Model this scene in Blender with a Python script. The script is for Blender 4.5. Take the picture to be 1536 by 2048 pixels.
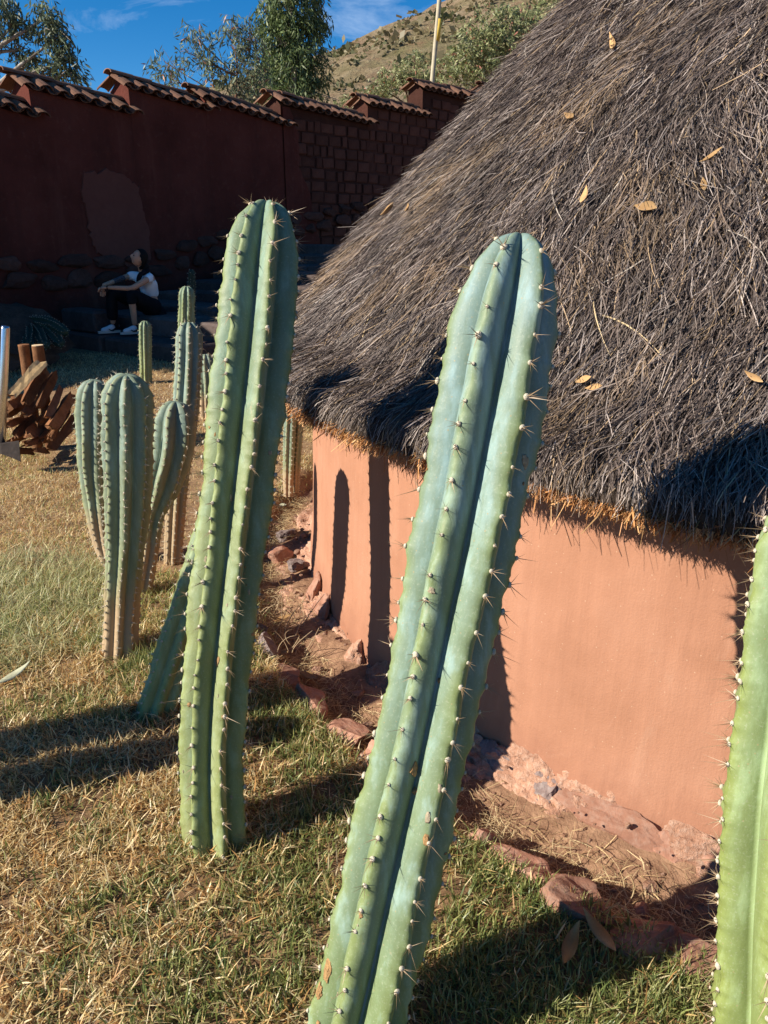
import bpy, math, random
import numpy as np
from mathutils import Vector, Matrix, noise, Quaternion

for o in list(bpy.data.objects): bpy.data.objects.remove(o)
sc = bpy.context.scene
COL = sc.collection
RND = random.Random(11)
NR = np.random.default_rng(11)
PI = math.pi
rad = math.radians

# ------------------------------------------------------------------ camera, sky, sun, exposure
CAM_H, PITCH, FPX = 1.6, rad(20.3), 1538.0
cam = bpy.data.objects.new('camera', bpy.data.cameras.new('camera'))
COL.objects.link(cam)
cam.location = (0, 0, CAM_H)
cam.rotation_euler = (rad(90) - PITCH, 0, 0)
cam.data.sensor_fit = 'VERTICAL'
cam.data.sensor_height = 36.0
cam.data.lens = 36.0 * FPX / 2048
cam.data.clip_start = 0.05
cam.data.clip_end = 3000
sc.camera = cam

SUN_AZ, SUN_EL = rad(251.5), rad(29.5)          # where the sun stands, clockwise from +Y
w = bpy.data.worlds.new('World'); sc.world = w; w.use_nodes = True
nt = w.node_tree; nt.nodes.clear()
def wn(t, **k):
    n = nt.nodes.new(t)
    for a, b in k.items(): setattr(n, a, b)
    return n
sky = wn('ShaderNodeTexSky', sky_type='NISHITA', sun_disc=False, sun_elevation=SUN_EL, sun_rotation=SUN_AZ,
         altitude=3000, air_density=1.0, dust_density=0.0, ozone_density=3.0)
tc = wn('ShaderNodeTexCoord')
mp = wn('ShaderNodeMapping'); mp.inputs['Scale'].default_value = (2.0, 2.0, 9.0); mp.inputs['Rotation'].default_value = (0.0, 0.25, 0.3)
nz = wn('ShaderNodeTexNoise'); nz.inputs['Scale'].default_value = 2.3; nz.inputs['Detail'].default_value = 7; nz.inputs['Roughness'].default_value = .62; nz.inputs['Distortion'].default_value = .6
cr = wn('ShaderNodeValToRGB'); cr.color_ramp.elements[0].position = .56; cr.color_ramp.elements[1].position = .86
mul = wn('ShaderNodeMath', operation='MULTIPLY'); mul.inputs[1].default_value = .5
mx = wn('ShaderNodeMix', data_type='RGBA'); mx.inputs['B'].default_value = (6.5, 7.6, 9.2, 1)
bg = wn('ShaderNodeBackground'); bg.inputs['Strength'].default_value = .074
out = wn('ShaderNodeOutputWorld')
L = nt.links.new
L(tc.outputs['Generated'], mp.inputs['Vector']); L(mp.outputs[0], nz.inputs['Vector']); L(nz.outputs['Fac'], cr.inputs[0])
L(cr.outputs[0], mul.inputs[0]); L(mul.outputs[0], mx.inputs['Factor']); hs0 = wn('ShaderNodeHueSaturation'); hs0.inputs['Saturation'].default_value = 1.38; L(sky.outputs[0], hs0.inputs['Color']); L(hs0.outputs[0], mx.inputs['A'])
L(mx.outputs['Result'], bg.inputs['Color']); L(bg.outputs[0], out.inputs['Surface'])

sl = bpy.data.lights.new('sun', 'SUN'); sl.energy = 4.9; sl.angle = rad(.5); sl.color = (1, .92, .78)
sun = bpy.data.objects.new('sun', sl); COL.objects.link(sun)
SDIR = Vector((math.sin(SUN_AZ) * math.cos(SUN_EL), math.cos(SUN_AZ) * math.cos(SUN_EL), math.sin(SUN_EL)))
sun.rotation_euler = SDIR.to_track_quat('Z', 'Y').to_euler()
sun.location = SDIR * 30
sc.view_settings.view_transform = 'Standard'
sc.view_settings.look = 'None'
sc.view_settings.exposure = 0.92
sc.view_settings.gamma = 1.0
sc.view_settings.use_curve_mapping = False
sc.cycles.max_bounces = 6
sc.cycles.transparent_max_bounces = 6

# ------------------------------------------------------------------ pixel -> point (photo pixels, 1536 x 2048)
def ray(px, py):
    b = py - 1024
    f = FPX * math.cos(PITCH) - b * math.sin(PITCH)
    return (px - 768) / f, -(b * math.cos(PITCH) + FPX * math.sin(PITCH)) / f
def at_z(px, py, z=0.0):
    a, s = ray(px, py); Y = (z - CAM_H) / s
    return Vector((a * Y, Y, z))
def at_Y(px, py, Y):
    a, s = ray(px, py)
    return Vector((a * Y, Y, CAM_H + s * Y))
def at_lean(px, py, y0, k):                  # the plane Y = y0 + k z
    a, s = ray(px, py); Y = (y0 + k * CAM_H) / (1 - k * s)
    return Vector((a * Y, Y, CAM_H + s * Y))

# ------------------------------------------------------------------ materials
class Mat:
    def __init__(self, name):
        self.m = bpy.data.materials.new(name); self.m.use_nodes = True
        self.t = self.m.node_tree; self.t.nodes.clear()
        self.out = self.t.nodes.new('ShaderNodeOutputMaterial')
    def n(self, typ, ins=None, **k):
        n = self.t.nodes.new(typ)
        for a, b in k.items(): setattr(n, a, b)
        for a, b in (ins or {}).items():
            self.set(n, a, b)
        return n
    def set(self, n, a, b):
        s = n.inputs[a]
        if isinstance(b, bpy.types.NodeSocket): self.t.links.new(b, s)
        elif hasattr(b, 'outputs'): self.t.links.new(b.outputs[0], s)
        elif isinstance(b, tuple) and len(b) == 3 and s.type == 'RGBA': s.default_value = (*b, 1)
        else: s.default_value = b
    def noise(self, scale, detail=4, rough=.55, vec=None, dist=0.0):
        n = self.n('ShaderNodeTexNoise', {'Scale': scale, 'Detail': detail, 'Roughness': rough, 'Distortion': dist})
        self.t.links.new(vec if vec is not None else self.coord(), n.inputs['Vector'])
        return n.outputs['Fac']
    def coord(self, scale=None, kind='Object'):
        key = (kind, scale)
        if not hasattr(self, 'cc'): self.cc = {}
        if key not in self.cc:
            t = self.n('ShaderNodeTexCoord').outputs[kind]
            if scale:
                mpn = self.n('ShaderNodeMapping', {'Vector': t, 'Scale': scale}); t = mpn.outputs[0]
            self.cc[key] = t
        return self.cc[key]
    def ramp(self, fac, stops):
        r = self.n('ShaderNodeValToRGB'); e = r.color_ramp.elements
        while len(e) < len(stops): e.new(.5)
        for q, (p, c) in zip(e, stops):
            q.position = p; q.color = (*c, 1) if isinstance(c, tuple) else (c, c, c, 1)
        self.t.links.new(fac, r.inputs[0])
        return r.outputs[0]
    def mix(self, f, a, b, mode='MIX'):
        n = self.n('ShaderNodeMix', data_type='RGBA', blend_type=mode)
        for s, v in (('Factor', f), ('A', a), ('B', b)):
            if isinstance(v, bpy.types.NodeSocket): self.t.links.new(v, n.inputs[s])
            elif isinstance(v, tuple): n.inputs[s].default_value = (*v, 1)
            else: n.inputs[s].default_value = v
        return n.outputs['Result']
    def math(self, op, a, b=None, clamp=False):
        n = self.n('ShaderNodeMath', operation=op, use_clamp=clamp)
        for i, v in enumerate((a, b)):
            if v is None: continue
            if isinstance(v, bpy.types.NodeSocket): self.t.links.new(v, n.inputs[i])
            else: n.inputs[i].default_value = v
        return n.outputs[0]
    def attr(self, name, out='Fac'):
        return self.n('ShaderNodeAttribute', attribute_name=name).outputs[out]
    def bump(self, h, strength=.3, dist=.01):
        n = self.n('ShaderNodeBump', {'Strength': strength, 'Distance': dist})
        self.t.links.new(h, n.inputs['Height'])
        return n.outputs[0]
    def surf(self, color, rough=.8, spec=.3, metal=0.0, bump=None, trans=0.0, sheen=None):
        p = self.n('ShaderNodeBsdfPrincipled', {'Roughness': rough, 'Metallic': metal, 'Specular IOR Level': spec})
        self.set(p, 'Base Color', color)
        if bump is not None: self.t.links.new(bump, p.inputs['Normal'])
        sh = p.outputs[0]
        if trans:
            tr = self.n('ShaderNodeBsdfTranslucent'); self.set(tr, 'Color', color)
            m = self.n('ShaderNodeMixShader', {'Fac': trans})
            self.t.links.new(sh, m.inputs[1]); self.t.links.new(tr.outputs[0], m.inputs[2]); sh = m.outputs[0]
        self.t.links.new(sh, self.out.inputs['Surface'])
        return self.m

M = {}
def simple(name, c, rough=.8, var=.25, scale=12, spec=.3, metal=0.0, bump=.2, bscale=60, trans=0.0, dist=.004):
    q = Mat(name)
    f = q.noise(scale, 5, .6)
    lo = tuple(x * (1 - var) for x in c); hi = tuple(min(1, x * (1 + var)) for x in c)
    cc = q.ramp(f, [(.3, lo), (.7, hi)])
    b = q.bump(q.noise(bscale, 5, .65), bump, dist) if bump else None
    M[name] = q.surf(cc, rough, spec, metal, b, trans); return M[name]

# cactus skin: waxy, bloom on the flanks and in the grooves, yellow-green along the rib edges, cork at the foot
def cactus_mat(name, bloom, edge, low, cork_h, rough=.42, cork=(.36, .25, .13)):
    q = Mat(name)
    cre = q.attr('crest'); al = q.attr('along'); are = q.attr('areole')
    n1 = q.noise(7, 5, .6, q.coord((1, 1, .35))); n2 = q.noise(30, 4, .6, q.coord((1, 1, .22)))
    n3 = q.noise(3.2, 3, .5)
    a1 = q.math('ADD', al, q.math('MULTIPLY', q.math('SUBTRACT', n3, .5), 1.1))
    flank = q.ramp(a1, [(.12, low), (.55, tuple(.5 * (x + y) for x, y in zip(low, bloom))), (.85, bloom)])
    e = q.math('ADD', cre, q.math('MULTIPLY', q.math('SUBTRACT', n1, .5), .9))
    e = q.math('SUBTRACT', e, q.math('MULTIPLY', al, .22))
    c = q.mix(q.ramp(e, [(.42, 0.0), (.86, .85)]), flank, edge)
    g = q.ramp(cre, [(.0, 1.0), (.14, 0.0)])
    c = q.mix(q.math('MULTIPLY', g, .55), c, tuple(min(1, x * 1.55 + .03) for x in bloom))
    c = q.mix(q.ramp(n2, [(.35, .5), (.66, 0.0)]), c, tuple(x * .55 for x in edge))
    c = q.mix(q.ramp(n2, [(.52, 0.0), (.78, .5)]), c, tuple(min(1, x * 1.5 + .05) for x in bloom))
    spots = q.n('ShaderNodeTexVoronoi', {'Scale': 55.0, 'Vector': q.coord()})
    c = q.mix(q.ramp(spots.outputs['Distance'], [(.06, .8), (.10, 0.0)]), c, (.30, .24, .12))
    dus = q.noise(11, 6, .7, q.coord((1, 1, .6)), .8)
    c = q.mix(q.ramp(dus, [(.66, 0.0), (.74, .75)]), c, (.34, .29, .17))
    fine = q.noise(210, 3, .6); c = q.mix(q.ramp(fine, [(.56, 0.0), (.72, .30)]), c, (.42, .44, .34))
    wf = q.ramp(are, [(.80, 0.0), (1.0, .45)])
    c = q.mix(wf, c, tuple(x * .62 for x in edge))
    ck = q.math('ADD', al, q.math('MULTIPLY', q.math('SUBTRACT', n1, .5), .30))
    c = q.mix(q.ramp(ck, [(max(0, cork_h - .08), 1.0), (cork_h + .07, 0.0)]), c, cork)
    hgt = q.math('ADD', q.noise(120, 3, .6), q.math('MULTIPLY', n2, 1.2))
    M[name] = q.surf(c, q.ramp(n2, [(.3, rough), (.8, rough + .16)]), .35, bump=q.bump(hgt, .16, .004)); return M[name]
cactus_mat('cactus_blue', (.185, .275, .275), (.205, .255, .085), (.185, .250, .125), -.2, .52)
cactus_mat('cactus_green', (.150, .225, .165), (.235, .275, .090), (.265, .295, .125), .02, .52, cork=(.36, .32, .15))
cactus_mat('cactus_lime', (.205, .280, .150), (.225, .270, .070), (.215, .270, .090), -.2, .52)
cactus_mat('cactus_corky', (.165, .235, .200), (.275, .290, .140), (.245, .270, .145), .30, .55, cork=(.35, .25, .145))
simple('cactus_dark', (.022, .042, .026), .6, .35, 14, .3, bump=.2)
simple('areole_felt', (.50, .44, .34), .95, .2, 200, .1, bump=.4, bscale=900)
simple('spine_horn', (.30, .205, .12), .5, .55, 30, .4, bump=0)

def plaster():
    q = Mat('plaster')
    n = q.noise(3.0, 6, .6); st = q.noise(26, 4, .6, q.coord((1, 1, .07))); fine = q.noise(160, 3, .6)
    c = q.ramp(n, [(.3, (.335, .162, .099)), (.5, (.388, .192, .121)), (.72, (.420, .220, .145))])
    c = q.mix(q.ramp(st, [(.35, .35), (.7, 0.0)]), c, (.29, .138, .086))
    v = q.n('ShaderNodeTexVoronoi', {'Scale': 38.0, 'Vector': q.coord()})
    c = q.mix(q.ramp(v.outputs['Distance'], [(.04, .6), (.09, 0.0)]), c, (.52, .36, .25))
    zz = q.n('ShaderNodeSeparateXYZ', {'Vector': q.coord()}).outputs['Z']
    d = q.math('ADD', zz, q.math('MULTIPLY', q.math('SUBTRACT', q.noise(9, 5, .65), .5), .35))
    c = q.mix(q.ramp(d, [(.0, .75), (.16, 0.0)]), c, (.28, .132, .084))
    stn = q.noise(5.5, 6, .7, q.coord((1, 1, .35)), 1.2)
    c = q.mix(q.ramp(stn, [(.56, 0.0), (.74, .38)]), c, (.45, .27, .19))
    crk = q.n('ShaderNodeTexVoronoi', {'Scale': 3.1, 'Vector': q.n('ShaderNodeMix', {'Factor': .12, 'A': q.coord(), 'B': q.n('ShaderNodeTexNoise', {'Scale': 9.0, 'Detail': 4.0}).outputs['Color']}, data_type='VECTOR').outputs['Result'] if False else q.coord()}, feature='DISTANCE_TO_EDGE')
    h = q.math('ADD', q.math('MULTIPLY', st, .9), q.math('MULTIPLY', fine, .35))
    h = q.math('ADD', h, q.math('MULTIPLY', n, 2.2))
    M['plaster'] = q.surf(c, .9, .15, bump=q.bump(h, .35, .008))
plaster()
def mottled(name, cols, s1, s2, rough=.92, bump=.6, dist=.012, spec=.15, rnd=.5):
    q = Mat(name)
    a = q.noise(s1, 6, .65); b = q.noise(s2, 5, .7)
    c = q.ramp(a, [(.30, cols[0]), (.50, cols[1]), (.68, cols[2])])
    c = q.mix(q.ramp(b, [(.45, 0.0), (.75, .6)]), c, cols[3])
    r = q.n('ShaderNodeObjectInfo').outputs['Random']
    hs = q.n('ShaderNodeHueSaturation', {'Color': c, 'Value': q.math('ADD', q.math('MULTIPLY', r, rnd), 1 - rnd / 2)})
    M[name] = q.surf(hs.outputs[0], rough, spec, bump=q.bump(q.math('ADD', a, b), bump, dist)); return M[name]
mottled('plinth_earth', [(.20, .10, .065), (.36, .195, .13), (.44, .26, .18), (.54, .40, .32)], 9, 60, bump=.9, dist=.015)
mottled('pink_stone', [(.20, .095, .065), (.31, .155, .105), (.38, .20, .14), (.42, .30, .24)], 6, 40, bump=.4)
mottled('grey_stone', [(.10, .075, .07), (.18, .13, .12), (.25, .19, .175), (.36, .32, .30)], 6, 45)
mottled('step_stone', [(.065, .045, .04), (.095, .068, .060), (.125, .095, .085), (.15, .125, .115)], 4, 30)
mottled('footing_stone', [(.05, .022, .017), (.07, .032, .024), (.09, .043, .033), (.1, .055, .045)], 4, 30)
mottled('bed_soil', [(.045, .026, .018), (.07, .042, .03), (.10, .062, .044), (.13, .09, .06)], 6, 40, rnd=0.0)
def streaked():
    q = Mat('adobe_plaster'); a = q.noise(1.4, 6, .65); b = q.noise(11, 6, .7); st = q.noise(2.6, 5, .65, q.coord((1, 1, .10)))
    c = q.ramp(a, [(.3, (.072, .020, .015)), (.5, (.098, .028, .021)), (.7, (.118, .036, .027))])
    c = q.mix(q.ramp(st, [(.52, 0.0), (.72, .6)]), c, (.060, .022, .017)); c = q.mix(q.ramp(st, [(.28, .45), (.42, 0.0)]), c, (.155, .062, .045))
    c = q.mix(q.ramp(b, [(.56, 0.0), (.75, .5)]), c, (.15, .065, .05))
    M['adobe_plaster'] = q.surf(c, .95, .1, bump=q.bump(q.math('ADD', a, b), .5, .04))
streaked()
mottled('adobe_patch', [(.125, .046, .034), (.138, .052, .039), (.15, .058, .044), (.112, .041, .032)], 2.0, 11, bump=.35, dist=.03)
mottled('adobe_brick', [(.074, .027, .019), (.094, .036, .025), (.115, .047, .033), (.07, .03, .023)], 4, 24, bump=.6, dist=.03, rnd=.4)
mottled('adobe_joint', [(.05, .018, .013), (.062, .024, .017), (.075, .03, .022), (.055, .022, .016)], 4, 24, bump=.6, dist=.03)
mottled('roof_tile', [(.085, .045, .032), (.165, .085, .056), (.25, .135, .088), (.055, .04, .033)], 3.5, 16, bump=.4, dist=.01)
mottled('hewn_wood', [(.115, .048, .021), (.19, .085, .038), (.26, .130, .062), (.08, .035, .017)], 9, 40, .8, .5, .006, rnd=.8)
mottled('log_end', [(.09, .038, .017), (.15, .068, .03), (.21, .105, .05), (.08, .033, .015)], 12, 60, .85, .6, .006)
mottled('bark', [(.085, .05, .03), (.14, .085, .055), (.19, .13, .09), (.22, .17, .13)], 6, 40, .9, .8, .01)
mottled('gum_bark', [(.15, .125, .10), (.28, .24, .20), (.40, .36, .31), (.17, .12, .09)], 4, 14, .8, .3, .01)
mottled('dead_leaf', [(.30, .165, .07), (.42, .26, .12), (.52, .35, .18), (.20, .10, .045)], 14, 60, .6, .3, .003)
simple('grey_leaf', (.42, .42, .30), .6, .2, 30, bump=.3, bscale=140)
simple('pale_wood', (.62, .42, .20), .75, .25, 25, bump=.4)
simple('cut_wood', (.66, .49, .30), .8, .15, 30, bump=.2)
simple('bright_steel', (.62, .62, .64), .22, .08, 20, .5, 1.0, .1, 200)
simple('dark_iron', (.05, .038, .034), .65, .4, 18, .4, .2, .4, 60)
simple('skin', (.56, .28, .17), .55, .12, 14, .4, bump=.1, bscale=200)
simple('tattooed_skin', (.085, .07, .07), .55, .6, 40, .4, bump=0)
simple('white_cotton', (.86, .85, .85), .9, .05, 8, .1, bump=.4, bscale=25, dist=.01)
simple('black_cloth', (.010, .010, .012), .9, .3, 8, .1, bump=.3, bscale=30, dist=.01)
simple('dark_hair', (.008, .006, .005), .7, .3, 40, .15, bump=.4, bscale=150)
simple('white_leather', (.72, .72, .72), .5, .08, 12, .4, bump=.1)
simple('rubber_sole', (.60, .56, .48), .8, .1, 12, .2, bump=.1)
simple('black_leather', (.015, .015, .017), .5, .2, 12, .4, bump=0)
simple('eye_dark', (.02, .014, .012), .25, .1, 12, .5, bump=0)
simple('lip', (.34, .13, .11), .5, .1, 12, .4, bump=0)
simple('pole_grey', (.40, .35, .25), .7, .15, 6, .3, bump=.2)
simple('pole_yellow', (.62, .42, .07), .6, .15, 6, .3, bump=.2)

def vcol(name, rough=.7, trans=0.0, spec=.25, jitter=.0, scale=9.0):
    q = Mat(name)
    c = q.attr('col', 'Color')
    if jitter:
        f = q.noise(scale, 4, .6)
        hs = q.n('ShaderNodeHueSaturation', {'Color': c, 'Value': q.math('ADD', q.math('MULTIPLY', f, 2 * jitter), 1 - jitter)})
        c = hs.outputs[0]
    M[name] = q.surf(c, rough, spec, trans=trans); return M[name]
vcol('thatch_straw', .55, .0, .35)
vcol('grass_blade', .42, .42, .45)
vcol('tree_leaf', .5, .32, .4)
vcol('dry_stem', .7, .1, .2)
def ground_mat():
    q = Mat('ground')
    a = q.noise(1.1, 6, .6); b = q.noise(14, 6, .7); f = q.noise(90, 4, .7)
    c = q.ramp(a, [(.35, (.26, .155, .088)), (.55, (.37, .24, .13)), (.7, (.45, .32, .175))])
    c = q.mix(q.ramp(b, [(.35, .75), (.6, 0.0)]), c, (.115, .060, .036))
    c = q.mix(q.ramp(f, [(.5, 0.0), (.8, .6)]), c, (.47, .34, .19))
    c = q.mix(q.math('MULTIPLY', q.attr('soil'), .8), c, q.ramp(b, [(.35, (.12, .068, .038)), (.65, (.26, .16, .085))]))
    c = q.mix(q.math('MULTIPLY', q.attr('ditch'), .75), c, q.ramp(b, [(.35, (.16, .085, .055)), (.65, (.36, .215, .14))]))
    M['ground'] = q.surf(c, .95, .1, bump=q.bump(q.math('ADD', b, q.math('MULTIPLY', f, .5)), .55, .02))
ground_mat()
def hill_mat():
    q = Mat('hill')
    a = q.noise(.10, 6, .6); b = q.noise(.7, 6, .7); s = q.noise(.35, 5, .65, q.coord((1, .25, 2.0)))
    c = q.ramp(b, [(.30, (.125, .090, .055)), (.50, (.205, .152, .095)), (.70, (.28, .218, .145))])
    c = q.mix(q.ramp(a, [(.46, 0.0), (.66, .7)]), c, (.120, .115, .048))
    c = q.mix(q.ramp(s, [(.52, 0.0), (.72, .6)]), c, (.20, .105, .065))
    c = q.mix(q.attr('rock'), c, (.17, .085, .055))
    M['hill'] = q.surf(c, .95, .1, bump=q.bump(b, .8, .8))
hill_mat()
def thatch_base():
    q = Mat('thatch_base')
    a = q.noise(60, 5, .7, q.coord((1, 1, .3)))
    M['thatch_base'] = q.surf(q.ramp(a, [(.3, (.028, .020, .016)), (.7, (.085, .062, .048))]), .95, .1, bump=q.bump(a, 1, .02))
thatch_base()

# ------------------------------------------------------------------ building helpers
def total_loc(o):
    v = Vector((0, 0, 0))
    while o is not None:
        v += o.location; o = o.parent
    return v
def mesh_np(name, v, quads=None, tris=None, smooth=False, attrs=None):
    me = bpy.data.meshes.new(name)
    v = np.ascontiguousarray(v, np.float32).reshape(-1, 3)
    parts = []; starts = []; off = 0
    for f, k in ((quads, 4), (tris, 3)):
        if f is not None and len(f):
            f = np.asarray(f, np.int32).reshape(-1, k)
            parts.append(f.ravel()); starts.append(off + np.arange(len(f)) * k); off += f.size
    lp = np.concatenate(parts); st = np.concatenate(starts).astype(np.int32)
    me.vertices.add(len(v)); me.vertices.foreach_set('co', v.ravel())
    me.loops.add(len(lp)); me.loops.foreach_set('vertex_index', lp)
    me.polygons.add(len(st)); me.polygons.foreach_set('loop_start', st)
    me.polygons.foreach_set('use_smooth', np.full(len(st), smooth, bool))
    me.update(calc_edges=True)
    for nm, a in (attrs or {}).items():
        a = np.asarray(a, np.float32)
        if a.ndim == 2:
            if a.shape[1] == 3: a = np.c_[a, np.ones(len(a), np.float32)]
            at = me.attributes.new(nm, 'FLOAT_COLOR', 'POINT'); at.data.foreach_set('color', np.ascontiguousarray(a, np.float32).ravel())
        else:
            at = me.attributes.new(nm, 'FLOAT', 'POINT'); at.data.foreach_set('value', a.ravel())
    return me
def link(name, data, mat=None, parent=None, world=True):
    o = bpy.data.objects.new(name, data); COL.objects.link(o)
    if data is not None and mat is not None and not data.materials:
        for m in (mat if isinstance(mat, (list, tuple)) else [mat]): data.materials.append(m if not isinstance(m, str) else M[m])
    if parent is not None:
        o.parent = parent
        if world: o.location = -total_loc(parent)
    return o
def root(name, label, cat, loc=(0, 0, 0), group=None):
    o = bpy.data.objects.new(name, None); COL.objects.link(o); o.location = loc
    o.empty_display_size = .1
    return tag(o, label, cat, group)
def tag(o, label, cat, group=None):
    o['label'] = label; o['category'] = cat
    if group: o['group'] = group
    return o
def recenter(o):                              # a one-mesh thing gets its origin at its middle
    me = o.data; n = len(me.vertices); co = np.empty(n * 3, np.float32); me.vertices.foreach_get('co', co)
    co = co.reshape(-1, 3); c = (co.min(0) + co.max(0)) / 2; c[2] = co[:, 2].min()
    me.vertices.foreach_set('co', (co - c).ravel()); me.update(); o.location = Vector(c.tolist()) + o.location
    return o
def grid_faces(nu, nv, wrap_u=False):
    iu = np.arange(nu if wrap_u else nu - 1); iv = np.arange(nv - 1)
    a, b = np.meshgrid(iu, iv, indexing='ij'); a = a.ravel(); b = b.ravel(); a2 = (a + 1) % nu
    return np.stack([a * nv + b, a2 * nv + b, a2 * nv + b + 1, a * nv + b + 1], 1)
def tube(pts, radii, sides=8, cap=True):
    pts = np.array([list(p) for p in pts], float); n = len(pts)
    T = np.gradient(pts, axis=0); T /= np.linalg.norm(T, axis=1)[:, None] + 1e-9
    ref = np.array([0.13, 0.97, 0.21]) if abs(T[0, 2]) > .6 else np.array([0.05, .1, 1.0])
    V = []
    for i in range(n):
        e1 = np.cross(T[i], ref); e1 /= np.linalg.norm(e1); e2 = np.cross(T[i], e1)
        a = np.arange(sides) * 2 * PI / sides
        V.append(pts[i] + radii[i] * (np.cos(a)[:, None] * e1 + np.sin(a)[:, None] * e2))
    V = np.concatenate(V); Q = []
    for i in range(n - 1):
        for k in range(sides):
            k2 = (k + 1) % sides
            Q.append((i * sides + k, i * sides + k2, (i + 1) * sides + k2, (i + 1) * sides + k))
    T3 = []
    if cap:
        V = np.r_[V, pts[:1], pts[-1:]]; c0 = n * sides
        for k in range(sides):
            k2 = (k + 1) % sides
            T3.append((c0, k2, k)); T3.append((c0 + 1, (n - 1) * sides + k, (n - 1) * sides + k2))
    return V, np.array(Q), np.array(T3).reshape(-1, 3)
def join_parts(lst):
    V = []; Q = []; T = []; o = 0
    for v, q, t in lst:
        V.append(v)
        if len(q): Q.append(np.asarray(q) + o)
        if len(t): T.append(np.asarray(t) + o)
        o += len(v)
    return np.concatenate(V), (np.concatenate(Q) if Q else np.zeros((0, 4), int)), (np.concatenate(T) if T else np.zeros((0, 3), int))
def box_geo(c, ax, ay, az):                   # centre and three half-axis vectors
    c, ax, ay, az = (np.array(list(x), float) for x in (c, ax, ay, az))
    v = np.array([c + i * ax + j * ay + k * az for k in (-1, 1) for j in (-1, 1) for i in (-1, 1)])
    q = np.array([(0, 2, 3, 1), (4, 5, 7, 6), (0, 1, 5, 4), (2, 6, 7, 3), (0, 4, 6, 2), (1, 3, 7, 5)])
    return v, q, np.zeros((0, 3), int)
def soft_box(c, ax, ay, az, bev=.12, jit=.0, seed=0):  # chamfered block, 44 triangles
    rr = np.random.default_rng(seed)
    c, ax, ay, az = (np.array(list(x), float) for x in (c, ax, ay, az))
    V = []
    bm = []
    L3 = [np.linalg.norm(a) for a in (ax, ay, az)]; b = bev * min(L3)
    f = [1 - b / l for l in L3]
    idx = {}
    for s in ((i, j, k) for i in (-1, 1) for j in (-1, 1) for k in (-1, 1)):
        for d in range(3):
            p = [s[m] * f[m] for m in range(3)]; p[d] = s[d]
            j3 = rr.normal(0, jit, 3)
            idx[(s, d)] = len(V); V.append(c + (p[0] + j3[0]) * ax + (p[1] + j3[1]) * ay + (p[2] + j3[2]) * az)
    Q = []; T = []
    for d in range(3):
        a, b2 = [(1, 2), (2, 0), (0, 1)][d]
        for sg in (-1, 1):
            ring = []
            for p, q_ in ((-1, -1), (1, -1), (1, 1), (-1, 1)):
                s = [0, 0, 0]; s[d] = sg; s[a] = p; s[b2] = q_
                ring.append(idx[(tuple(s), d)])
            Q.append(ring if sg > 0 else ring[::-1])
    for d in range(3):                         # edges along axis d
        a, b2 = [(1, 2), (2, 0), (0, 1)][d]
        for p in (-1, 1):
            for q_ in (-1, 1):
                s0 = [0, 0, 0]; s1 = [0, 0, 0]; s0[d] = -1; s1[d] = 1
                for s in (s0, s1): s[a] = p; s[b2] = q_
                r = [idx[(tuple(s0), a)], idx[(tuple(s1), a)], idx[(tuple(s1), b2)], idx[(tuple(s0), b2)]]
                Q.append(r if p * q_ < 0 else r[::-1])
    for s in ((i, j, k) for i in (-1, 1) for j in (-1, 1) for k in (-1, 1)):
        r = [idx[(s, 0)], idx[(s, 1)], idx[(s, 2)]]
        T.append(r if s[0] * s[1] * s[2] > 0 else r[::-1])
    return np.array(V), np.array(Q), np.array(T)
def icosphere(sub=2):
    t = (1 + 5 ** .5) / 2
    v = [(-1, t, 0), (1, t, 0), (-1, -t, 0), (1, -t, 0), (0, -1, t), (0, 1, t), (0, -1, -t), (0, 1, -t), (t, 0, -1), (t, 0, 1), (-t, 0, -1), (-t, 0, 1)]
    f = [(0, 11, 5), (0, 5, 1), (0, 1, 7), (0, 7, 10), (0, 10, 11), (1, 5, 9), (5, 11, 4), (11, 10, 2), (10, 7, 6), (7, 1, 8), (3, 9, 4), (3, 4, 2), (3, 2, 6), (3, 6, 8), (3, 8, 9), (4, 9, 5), (2, 4, 11), (6, 2, 10), (8, 6, 7), (9, 8, 1)]
    v = [Vector(p).normalized() for p in v]
    for _ in range(sub):
        c = {}; nf = []
        def mid(a, b):
            k = (min(a, b), max(a, b))
            if k not in c: c[k] = len(v); v.append(((v[a] + v[b]) / 2).normalized())
            return c[k]
        for a, b, d in f:
            x, y, z = mid(a, b), mid(b, d), mid(d, a)
            nf += [(a, x, z), (b, y, x), (d, z, y), (x, y, z)]
        f = nf
    return np.array([list(p) for p in v]), np.array(f)
ICO1 = icosphere(1); ICO2 = icosphere(2); ICO3 = icosphere(3)
def rock_geo(c, ax, ay, az, seed, rough=.18, cuts=7, ico=ICO2):
    rr = random.Random(seed); v, f = ico; v = v.copy()
    for _ in range(cuts):
        d = np.array([rr.gauss(0, 1) for _ in range(3)]); d /= np.linalg.norm(d); h = rr.uniform(.50, .82)
        s = v @ d; m = s > h; v[m] -= np.outer((s[m] - h) * .97, d)
    off = Vector((seed * 3.17, seed * 1.3, 0))
    k = np.array([1 + rough * noise.noise(Vector(p) * 1.6 + off) + rough * .5 * noise.noise(Vector(p) * 4.2 + off) for p in v])
    v = v * k[:, None]
    A = np.array([list(ax), list(ay), list(az)], float)
    return v @ A + np.array(list(c), float), np.zeros((0, 4), int), f
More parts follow.
